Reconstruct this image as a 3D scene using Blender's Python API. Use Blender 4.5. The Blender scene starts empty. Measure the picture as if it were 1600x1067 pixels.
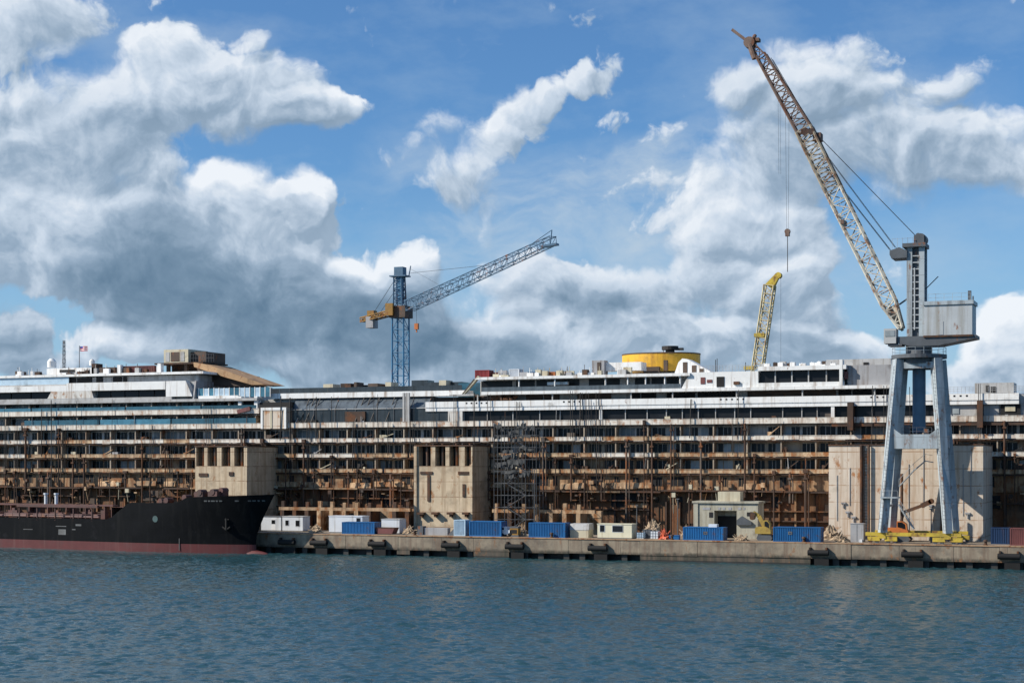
import bpy, bmesh, math, random
from mathutils import Vector, Matrix, Quaternion
random.seed(7)
SC = bpy.context.scene
COL = SC.collection
TH = math.radians(21.8)
CT, ST = math.cos(TH), math.sin(TH)
FPX = 2600.0
HZ = 725.0
CAMH = 14.7
Y0 = 268.0          # outer plane of the liner's balconies
QF = 241.4          # front face of the quay
QZ = 3.3            # quay surface
SUN = Vector((-.70, -.42, .577)).normalized()
EXPO = 0.0

# ---------------------------------------------------------------- survey: a sight line of the photo meets a real vertical plane
def tt(px, Y):
    u = (px - 800.0) / FPX
    return Y / (CT + u * ST)
def X(px, Y=Y0):
    u = (px - 800.0) / FPX
    return tt(px, Y) * (-ST + u * CT)
def Z(py, px=800, Y=Y0):
    return CAMH - (py - HZ) / FPX * tt(px, Y)
def P(px, py, Y=Y0):
    return Vector((X(px, Y), Y, Z(py, px, Y)))

# ---------------------------------------------------------------- camera
cam = bpy.data.cameras.new('camera')
cam_o = bpy.data.objects.new('camera', cam); COL.objects.link(cam_o)
cam.sensor_width = 36; cam.lens = FPX / 1600 * 36
cam.shift_y = (HZ - 533.5) / 1600
cam.clip_start = 1; cam.clip_end = 30000
cam_o.location = (0, 0, CAMH)
cam_o.rotation_euler = (math.pi / 2, 0, TH)
SC.camera = cam_o
SC.view_settings.view_transform = 'Standard'
SC.view_settings.look = 'None'
SC.view_settings.gamma = 1
SC.view_settings.exposure = 0.30
SC.cycles.use_denoising = True
SC.cycles.diffuse_bounces = 1
SC.cycles.max_bounces = 6

# ---------------------------------------------------------------- sun
sl = bpy.data.lights.new('sun', 'SUN'); sl.energy = 5.0; sl.angle = math.radians(.5); sl.color = (1, .93, .83)
so = bpy.data.objects.new('sun', sl); COL.objects.link(so)
so.rotation_euler = SUN.to_track_quat('Z', 'Y').to_euler(); so.location = (-100, 0, 200)

# ---------------------------------------------------------------- node helpers
class NT:
    def __init__(s, tree):
        s.t = tree; s.n = tree.nodes; s.l = tree.links
    def new(s, kind, **kw):
        n = s.n.new(kind)
        for k, v in kw.items(): setattr(n, k, v)
        return n
    def put(s, sock, v):
        if v is None: return
        if isinstance(v, bpy.types.NodeSocket): s.l.new(v, sock)
        else:
            if isinstance(v, (tuple, list)) and len(v) == 3 and sock.type == 'RGBA': v = (*v, 1)
            sock.default_value = v
    def math(s, op, a, b=None, c=None, clamp=False):
        n = s.new('ShaderNodeMath', operation=op); n.use_clamp = clamp
        s.put(n.inputs[0], a); s.put(n.inputs[1], b); s.put(n.inputs[2], c)
        return n.outputs[0]
    def vmath(s, op, a, b=None):
        n = s.new('ShaderNodeVectorMath', operation=op)
        s.put(n.inputs[0], a); s.put(n.inputs[1], b)
        return n.outputs[1] if op in ('DOT_PRODUCT', 'LENGTH') else n.outputs[0]
    def noise(s, vec, scale, detail=4, rough=.5, dim='3D', lac=2.0, out=0):
        n = s.new('ShaderNodeTexNoise'); n.noise_dimensions = dim
        s.put(n.inputs['Vector'], vec); n.inputs['Scale'].default_value = scale
        n.inputs['Detail'].default_value = detail; n.inputs['Roughness'].default_value = rough
        n.inputs['Lacunarity'].default_value = lac
        return n.outputs[out]
    def maprange(s, v, a, b, c=0., d=1., smooth=False):
        n = s.new('ShaderNodeMapRange'); n.interpolation_type = 'SMOOTHSTEP' if smooth else 'LINEAR'
        s.put(n.inputs[0], v)
        for i, q in zip((1, 2, 3, 4), (a, b, c, d)): s.put(n.inputs[i], q)
        return n.outputs[0]
    def mix(s, f, a, b, mode='MIX'):
        n = s.new('ShaderNodeMix', data_type='RGBA', blend_type=mode)
        s.put(n.inputs[0], f); s.put(n.inputs[6], a); s.put(n.inputs[7], b)
        return n.outputs[2]
    def mapping(s, vec, loc=(0, 0, 0), rot=(0, 0, 0), sc=(1, 1, 1), typ='POINT'):
        n = s.new('ShaderNodeMapping'); n.vector_type = typ
        s.put(n.inputs[0], vec); n.inputs['Location'].default_value = loc
        n.inputs['Rotation'].default_value = rot; n.inputs['Scale'].default_value = sc
        return n.outputs[0]
    def ramp(s, v, stops):
        n = s.new('ShaderNodeValToRGB'); e = n.color_ramp.elements
        while len(e) < len(stops): e.new(.5)
        for q, (p, c) in zip(e, stops): q.position = p; q.color = (*c, 1) if len(c) == 3 else c
        s.put(n.inputs[0], v)
        return n.outputs[0]
# ---------------------------------------------------------------- sky: Nishita blue with cumulus standing in fixed compass directions
CLOUD = [  # photo bearing/height of each cloud mass: px, py, rx, ry, turn (deg), weight
 (-140,210,170,130,0,1.0),(-170,420,170,110,0,1.0),(1720,250,140,70,0,.9),(1720,570,120,70,0,1.0),
 (50,40,150,60,15,1.0),(255,115,130,85,15,1.1),(390,150,150,75,0,1.1),(505,180,105,42,0,1.0),(395,68,44,24,0,.6),
 (80,190,170,110,0,1.0),(170,290,200,130,0,1.1),(40,370,150,110,0,1.1),(250,410,220,110,0,1.2),(30,290,130,90,0,.9),
 (372,300,72,62,0,1.4),(468,315,46,50,0,1.3),(420,370,120,80,0,1.3),(365,490,240,100,0,1.4),(480,490,150,110,0,1.4),(580,575,230,70,0,1.2),
 (575,430,80,60,0,1.0),(645,410,55,55,0,1.0),(640,500,120,90,0,1.1),(720,560,180,70,0,1.0),(800,440,90,55,20,.7),
 (5,520,70,50,0,1.0),(75,570,100,34,0,.8),(230,535,160,36,0,.8),
 (930,118,60,36,10,.62),(870,132,60,34,30,.66),(815,175,52,56,-20,.62),(770,225,60,50,20,.60),(720,275,80,48,10,.62),(775,310,45,60,0,.42),(775,365,30,40,0,.3),(685,205,64,30,25,.52),(615,240,52,26,10,.40),
 (955,190,50,26,0,.34),(1030,210,55,22,20,.34),(1000,275,200,34,22,.30),(900,430,120,50,0,.6),(950,470,150,80,0,1.0),(850,530,150,70,0,1.05),(1000,545,150,60,0,1.0),
 (1290,115,130,70,0,.85),(1150,130,62,42,0,.9),(1250,200,140,100,0,1.05),(1420,160,110,50,0,.65),(1500,118,75,34,0,.5),
 (1560,235,170,70,0,1.1),(1420,250,170,75,0,1.05),(1190,290,130,100,0,.72),(1090,330,120,75,15,.55),(1190,400,150,90,0,1.1),(1245,490,95,95,0,1.2),(1100,480,130,90,0,.75),
 (1350,555,80,35,0,.9),(1590,540,110,80,0,1.1),(1540,610,150,60,0,1.0),(1180,560,170,60,0,1.0),
]
SHADE = [  # where the masses are thick and grey (+) or sunlit and thin (-)
 (350,480,300,95,0,1.0),(520,530,210,80,0,.85),(240,390,170,100,0,.5),(110,215,170,60,0,.3),(300,180,180,40,0,.15),
 (720,560,190,70,0,.75),(930,470,120,50,0,.55),(5,515,70,60,0,.8),(90,570,120,40,0,.45),(640,520,110,70,0,.6),
 (1430,275,200,45,0,.25),(1250,500,100,90,0,.38),(1230,230,130,60,0,.2),(1330,190,120,45,0,.12),(1100,420,110,60,0,.25),(440,235,140,30,0,.35),(740,300,90,40,0,.3),
 (372,285,70,50,0,-.55),(468,300,46,34,0,-.5),(520,165,90,30,0,-.4),(640,390,60,34,0,-.7),(570,410,60,34,0,-.5),(1590,520,110,60,0,-.6),(80,330,120,50,0,-.35),(150,90,200,40,0,-.1),(230,530,150,34,0,-.55),
 (1170,340,110,50,0,-.3),(860,530,60,50,0,-.4),
]
VEIL = [(1010,280,240,70,24,1.1),(880,330,260,110,14,.95),(1050,420,150,110,0,.9),(700,320,150,90,10,.6),(930,300,170,70,20,.4),(640,240,120,60,15,.45),(1380,170,200,90,0,.6),(300,60,200,40,5,.4),(1350,420,120,60,0,.35),(700,480,300,120,0,.5),(1450,480,150,120,0,.25)]
def cloud_xy(px, py):
    u = (px - 800) / FPX
    return math.atan(u) * 2.6, math.atan((HZ - py) / FPX / math.sqrt(1 + u * u)) * 2.6
def build_sky():
    w = bpy.data.worlds.new('World'); SC.world = w; w.use_nodes = True
    T = NT(w.node_tree); T.n.clear()
    out = T.new('ShaderNodeOutputWorld'); bg = T.new('ShaderNodeBackground')
    T.l.new(bg.outputs[0], out.inputs[0])
    sky = T.new('ShaderNodeTexSky'); sky.sky_type = 'NISHITA'; sky.sun_disc = False
    sky.sun_elevation = math.asin(SUN.z); sky.sun_rotation = math.atan2(SUN.x, SUN.y)
    sky.air_density = 1.0; sky.dust_density = .35; sky.ozone_density = 2.0
    d = T.vmath('NORMALIZE', T.new('ShaderNodeTexCoord').outputs['Generated'])
    fwd, rgt = (-ST, CT, 0), (CT, ST, 0)
    az = T.math('ARCTAN2', T.vmath('DOT_PRODUCT', d, rgt), T.vmath('DOT_PRODUCT', d, fwd))
    el = T.math('ARCSINE', T.vmath('DOT_PRODUCT', d, (0, 0, 1)))
    cb = T.new('ShaderNodeCombineXYZ'); T.put(cb.inputs[0], T.math('MULTIPLY', az, 2.6)); T.put(cb.inputs[1], T.math('MULTIPLY', el, 2.6))
    p = cb.outputs[0]
    def field(q, blobs):
        acc = None
        for (px, py, rx, ry, rot, wt) in blobs:
            cx, cy = cloud_xy(px, py)
            qi = q
            if acc is not None:      # keeps the nodes in sequence (few live values at a time)
                vm = T.new('ShaderNodeVectorMath', operation='MULTIPLY_ADD')
                T.put(vm.inputs[0], acc); vm.inputs[1].default_value = (0, 0, 1e-5); T.put(vm.inputs[2], q); qi = vm.outputs[0]
            m = T.mapping(qi, (cx, cy, 0), (0, 0, math.radians(rot)), (rx / 1000, ry / 1000, 1), 'TEXTURE')
            r = T.math('SUBTRACT', 1.0, T.vmath('DOT_PRODUCT', m, m), clamp=True)
            acc = T.math('MULTIPLY', r, wt) if acc is None else T.math('MULTIPLY_ADD', r, wt, acc)
        return acc
    def warp(q):
        v = T.noise(q, 6.0, 5, .52, '2D', out=1)
        v = T.vmath('SUBTRACT', v, (.5, .5, .5))
        return T.vmath('ADD', q, T.vmath('MULTIPLY', v, (.10, .085, 0)))
    def dens(q):
        qw = warp(q)
        f = field(qw, CLOUD)
        f = T.math('MINIMUM', f, 1.3)
        n1 = T.noise(qw, 8, 7, .58, '2D')
        vo = T.new('ShaderNodeTexVoronoi', voronoi_dimensions='2D', feature='F1', normalize=True)
        T.put(vo.inputs['Vector'], qw); vo.inputs['Scale'].default_value = 12; vo.inputs['Detail'].default_value = 3; vo.inputs['Roughness'].default_value = .55; vo.inputs['Lacunarity'].default_value = 2.3
        f = T.math('MULTIPLY_ADD', vo.outputs['Distance'], -1.05, T.math('MULTIPLY_ADD', f, 1.2, .06))
        return T.math('ADD', f, T.math('MULTIPLY_ADD', n1, 1.25, -.60)), n1, qw
    D, n1, qw = dens(p)
    D2, n2, _ = dens(T.vmath('ADD', p, (-.013, .017, 0)))
    # far from the photographed part of the sky: scattered cumulus so reflections and light stay plausible
    far = T.maprange(T.vmath('LENGTH', T.vmath('MULTIPLY', T.vmath('SUBTRACT', p, (0, .35, 0)), (1, 1.3, 0))), .95, 1.5, 0, 1, True)
    nf = T.noise(p, 2.2, 6, .55, '2D')
    D0 = D
    D = T.math('ADD', D, T.math('MULTIPLY_ADD', T.noise(qw, 26, 6, .62, '2D'), .62, -.31))
    D = T.math('ADD', D, T.math('MULTIPLY', far, T.maprange(nf, .48, .78, -.2, 1.2)))
    alpha = T.math('MULTIPLY', T.maprange(D, .0, T.maprange(T.noise(p, 3.5, 3, .5, '2D'), .38, .62, .30, 1.05), 0, 1, True), .97)
    dd = T.math('SUBTRACT', D0, D2)
    lit = T.math('MULTIPLY', T.math('MAXIMUM', T.math('MINIMUM', dd, .50), -.42), .50)
    sh = field(T.vmath('ADD', p, T.vmath('MULTIPLY', T.vmath('SUBTRACT', qw, p), (1.2, 1.2, 0))), SHADE)
    sh = T.math('ADD', sh, T.math('MULTIPLY', far, .55))
    sh = T.math('MINIMUM', sh, 1.12)
    core = T.maprange(D, .5, 1.8, 0, .12)
    b = T.math('ADD', T.math('SUBTRACT', T.math('SUBTRACT', .68, T.math('MULTIPLY', sh, .40)), core), lit)
    b = T.math('ADD', b, T.math('MULTIPLY_ADD', T.noise(qw, 22, 5, .6, '2D'), .16, -.08))
    b = T.math('ADD', b, T.math('MULTIPLY_ADD', T.noise(qw, 5, 4, .55, '2D'), .34, -.17))
    cl = T.ramp(b, [(0, (.115, .195, .29)), (.25, (.18, .27, .375)), (.5, (.31, .41, .53)), (.75, (.56, .65, .76)), (1, (.83, .87, .92))])
    # clear air: Nishita, a little deeper as through a polariser
    blue = T.mix(1.0, sky.outputs[0], SKYTINT, 'MULTIPLY')
    lowv = T.maprange(el, .0, .16, .75, 0)
    blue = T.mix(lowv, blue, (.36, .54, .74))
    thin = T.maprange(T.noise(T.mapping(p, sc=(1, 2.2, 1), rot=(0, 0, -.35)), 3.0, 7, .6, '2D'), .45, .8, 0, .35)
    blue = T.mix(thin, blue, (.42, .55, .68))
    veil = field(T.vmath('ADD', p, T.vmath('MULTIPLY', T.vmath('SUBTRACT', qw, p), (.8, .5, 0))), VEIL)
    vn = T.noise(T.mapping(qw, rot=(0, 0, -.4), sc=(1, 2.4, 1)), 7, 6, .6, '2D')
    blue = T.mix(T.math('MULTIPLY', T.math('MINIMUM', veil, 1.0), T.maprange(vn, .30, .72, .08, .72)), blue, (.50, .60, .70))
    c = T.mix(alpha, blue, cl)
    T.put(bg.inputs[0], T.vmath('MULTIPLY', c, (SKYGAIN,) * 3)); bg.inputs[1].default_value = SKYSTR
    w.cycles.sampling_method = 'MANUAL'; w.cycles.sample_map_resolution = 512
SKYTINT = (.055, .085, .115)
SKYSTR = .1
SKYGAIN = 8.6
build_sky()
# ---------------------------------------------------------------- mesh builder
class MB:
    def __init__(s): s.v = []; s.f = []; s.m = []
    def add(s, vs, fs, m=0):
        b = len(s.v); s.v += [tuple(v) for v in vs]
        for f in fs: s.f.append([i + b for i in f]); s.m.append(m)
    def box(s, x0, x1, y0, y1, z0, z1, m=0):
        if x0 > x1: x0, x1 = x1, x0
        if y0 > y1: y0, y1 = y1, y0
        if z0 > z1: z0, z1 = z1, z0
        s.add([(x0,y0,z0),(x1,y0,z0),(x1,y1,z0),(x0,y1,z0),(x0,y0,z1),(x1,y0,z1),(x1,y1,z1),(x0,y1,z1)],
              [(0,3,2,1),(4,5,6,7),(0,1,5,4),(1,2,6,5),(2,3,7,6),(3,0,4,7)], m)
        return s
    def beam(s, p, q, w, h, m=0, up=(0, 0, 1), w2=None, h2=None, turn=0):
        p, q = Vector(p), Vector(q); d = (q - p).normalized(); up = Vector(up)
        if abs(d.dot(up)) > .95: up = Vector((0, 1, 0))
        r = d.cross(up).normalized(); u = r.cross(d).normalized()
        if turn:
            rot = Quaternion(d, turn); r = rot @ r; u = rot @ u
        w2 = w if w2 is None else w2; h2 = h if h2 is None else h2
        vs = [p + r*a*w/2 + u*b*h/2 for a, b in ((-1,-1),(1,-1),(1,1),(-1,1))] + [q + r*a*w2/2 + u*b*h2/2 for a, b in ((-1,-1),(1,-1),(1,1),(-1,1))]
        s.add(vs, [(0,1,2,3),(7,6,5,4),(0,4,5,1),(1,5,6,2),(2,6,7,3),(3,7,4,0)], m)
        return s
    def tube(s, p, q, r, n=6, m=0, r2=None):
        p, q = Vector(p), Vector(q); d = (q - p).normalized()
        a = d.orthogonal().normalized(); b = d.cross(a); r2 = r if r2 is None else r2
        vs = [p + (a*math.cos(2*math.pi*i/n) + b*math.sin(2*math.pi*i/n))*r for i in range(n)] + [q + (a*math.cos(2*math.pi*i/n) + b*math.sin(2*math.pi*i/n))*r2 for i in range(n)]
        s.add(vs, [(i, (i+1) % n, n+(i+1) % n, n+i) for i in range(n)] + [list(range(n))[::-1], list(range(n, 2*n))], m)
        return s
    def path(s, pts, r, n=5, m=0):
        for a, b in zip(pts, pts[1:]): s.tube(a, b, r, n, m)
        return s
    def prism(s, pts, y0, y1, m=0):          # outline in x, z pushed along y
        n = len(pts)
        s.add([(x, y0, z) for x, z in pts] + [(x, y1, z) for x, z in pts],
              [list(range(n)), list(range(n, 2*n))[::-1]] + [(i, n+i, n+(i+1) % n, (i+1) % n) for i in range(n)], m)
        return s
    def prism_x(s, pts, x0, x1, m=0):        # outline in y, z pushed along x
        n = len(pts)
        s.add([(x0, y, z) for y, z in pts] + [(x1, y, z) for y, z in pts],
              [list(range(n)), list(range(n, 2*n))[::-1]] + [(i, n+i, n+(i+1) % n, (i+1) % n) for i in range(n)], m)
        return s
    def disc(s, c, rx, ry, z0, z1, n=32, m=0, r2=1.0):
        vs = [(c[0]+rx*math.cos(2*math.pi*i/n), c[1]+ry*math.sin(2*math.pi*i/n), z0) for i in range(n)] + [(c[0]+rx*r2*math.cos(2*math.pi*i/n), c[1]+ry*r2*math.sin(2*math.pi*i/n), z1) for i in range(n)]
        s.add(vs, [(i, (i+1) % n, n+(i+1) % n, n+i) for i in range(n)] + [list(range(n))[::-1], list(range(n, 2*n))], m)
        return s
    def lattice(s, p, q, w, h, n, rc, rb, m=0, w2=None, h2=None, up=(0, 0, 1), mb=None, zig=True):
        p, q = Vector(p), Vector(q); d = (q - p).normalized(); up = Vector(up)
        if abs(d.dot(up)) > .98: up = Vector((0, 1, 0))
        r = d.cross(up).normalized(); u = r.cross(d).normalized()
        w2 = w if w2 is None else w2; h2 = h if h2 is None else h2; mb = m if mb is None else mb
        def C(i, k):
            f = i / n; a, b = ((-1,-1),(1,-1),(1,1),(-1,1))[k % 4]
            return p.lerp(q, f) + r*a*(w+(w2-w)*f)/2 + u*b*(h+(h2-h)*f)/2
        for k in range(4): s.tube(C(0, k), C(n, k), rc, 5, m)
        for i in range(n + 1):
            for k in range(4): s.tube(C(i, k), C(i, k+1), rb, 4, mb)
        for i in range(n):
            for k in range(4):
                if (i + k) % 2: s.tube(C(i, k), C(i+1, k+1), rb, 4, mb)
                else: s.tube(C(i, k+1), C(i+1, k), rb, 4, mb)
        return s
    def build(s, name, mats, parent=None, loc=None):
        me = bpy.data.meshes.new(name)
        org = ORG[parent.name] if parent else Vector(loc if loc is not None else (0, 0, 0))
        me.from_pydata([(v[0]-org.x, v[1]-org.y, v[2]-org.z) for v in s.v], [], s.f)
        if not isinstance(mats, (list, tuple)): mats = [mats]
        for q in mats: me.materials.append(q)
        if len(mats) > 1: me.polygons.foreach_set('material_index', s.m)
        me.validate(); me.update()
        o = bpy.data.objects.new(name, me); COL.objects.link(o)
        if parent: o.parent = parent
        else: o.location = org
        ORG[o.name] = org
        return o
ORG = {}
def bxs(*a, **k): return MB().box(*a, **k)
def tag(o, label=None, cat=None, group=None, kind=None):
    if label: o['label'] = label
    if cat: o['category'] = cat
    if group: o['group'] = group
    if kind: o['kind'] = kind
    return o
def thing(name, label, cat, loc, group=None):
    o = bpy.data.objects.new(name, None); COL.objects.link(o); o.location = loc; o.empty_display_size = .5
    ORG[o.name] = Vector(loc); return tag(o, label, cat, group)
def copy_thing(o, loc, label=None, rz=None):
    def cp(a, par):
        c = a.copy(); COL.objects.link(c); c.parent = par
        for ch in KIDS(a): cp(ch, c)
        return c
    c = cp(o, None); c.location = loc
    if rz is not None: c.rotation_euler[2] = rz
    if label: c['label'] = label
    return c
def KIDS(o): return [q for q in COL.objects if q.parent == o]
def many(name, items, mats, parent, keep=100):
    """Repeated part: the first (largest in view) as parts of their own, the rest as one."""
    for mb in items[:keep]: mb.build(name, mats, parent)
    if items[keep:]:
        r = MB()
        for mb in items[keep:]:
            b = len(r.v); r.v += mb.v; r.f += [[i+b for i in f] for f in mb.f]; r.m += mb.m
        tag(r.build(name + ('s' if not name.endswith('s') else ''), mats, parent), kind='stuff')

# ---------------------------------------------------------------- materials
def mat(name, col, rough=.6, metal=0., var=.18, vscale=.6, rust=0., rustcol=(.20, .075, .025), streak=0., streakcol=(.10, .055, .03), sscale=1.2,
        grime=0., grimecol=(.05, .045, .04), bump=0., bscale=8., spec=.4, seams=None, seamcol=(.16, .07, .03), rand=0., tide=False):
    m = bpy.data.materials.new(name); m.use_nodes = True
    T = NT(m.node_tree); bs = T.n['Principled BSDF']
    co = T.new('ShaderNodeTexCoord').outputs['Object']
    n = T.noise(co, vscale, 5, .6)
    v = T.maprange(n, .25, .75, 1 - var, 1 + var)
    c = T.vmath('MULTIPLY', col, (1, 1, 1))
    c = T.vmath('MULTIPLY', c, v)
    if rand:
        ri = T.new('ShaderNodeObjectInfo').outputs['Random']
        c = T.vmath('MULTIPLY', c, T.maprange(ri, 0, 1, 1 - rand, 1 + rand))
    if seams:     # welded plate edges: every sx metres along, sz metres up
        sp = T.new('ShaderNodeSeparateXYZ'); T.put(sp.inputs[0], co)
        acc = None
        for ax, st, wd in seams:
            q = T.math('FRACT', T.math('DIVIDE', sp.outputs[ax], st))
            q = T.math('LESS_THAN', T.math('ABSOLUTE', T.math('SUBTRACT', q, .5)), wd / st)
            acc = q if acc is None else T.math('MAXIMUM', acc, q)
        acc = T.math('MULTIPLY', acc, T.maprange(T.noise(co, .9, 3), .36, .6, .25, .9))
        c = T.mix(acc, c, seamcol)
    if tide:
        sp2 = T.new('ShaderNodeSeparateXYZ'); T.put(sp2.inputs[0], co)
        zz = T.math('MULTIPLY_ADD', T.noise(T.mapping(co, sc=(1, 1, .4)), .9, 6, .65), -1.1, sp2.outputs[2])
        c = T.mix(T.maprange(zz, .55, .95, .88, 0), c, (.028, .030, .022))
    if grime:
        g = T.maprange(T.noise(co, .35, 7, .65), .62 - grime * .35, .78 - grime * .2, 0, .85)
        c = T.mix(g, c, grimecol)
    if streak:
        w = T.mapping(co, sc=(1, 1, .07))
        g = T.maprange(T.noise(w, sscale, 6, .62), .62 - streak * .3, .80 - streak * .25, 0, .8)
        c = T.mix(g, c, streakcol)
    if rust:
        g = T.maprange(T.noise(T.mapping(co, sc=(1, 1, .55)), .8, 8, .68), .64 - rust * .35, .72 - rust * .28, 0, .95)
        rc = T.mix(T.noise(co, 3.1, 4), T.vmath('MULTIPLY', rustcol, (.45, .4, .4)), T.vmath('MULTIPLY', rustcol, (1.7, 1.6, 1.5)))
        c = T.mix(g, c, rc)
    T.put(bs.inputs['Base Color'], c)
    bs.inputs['Roughness'].default_value = rough; bs.inputs['Metallic'].default_value = metal
    bs.inputs['Specular IOR Level'].default_value = spec
    if bump:
        b = T.new('ShaderNodeBump'); b.inputs['Strength'].default_value = bump; b.inputs['Distance'].default_value = .05
        T.put(b.inputs['Height'], T.noise(co, bscale, 5)); T.l.new(b.outputs[0], bs.inputs['Normal'])
    return m
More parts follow.
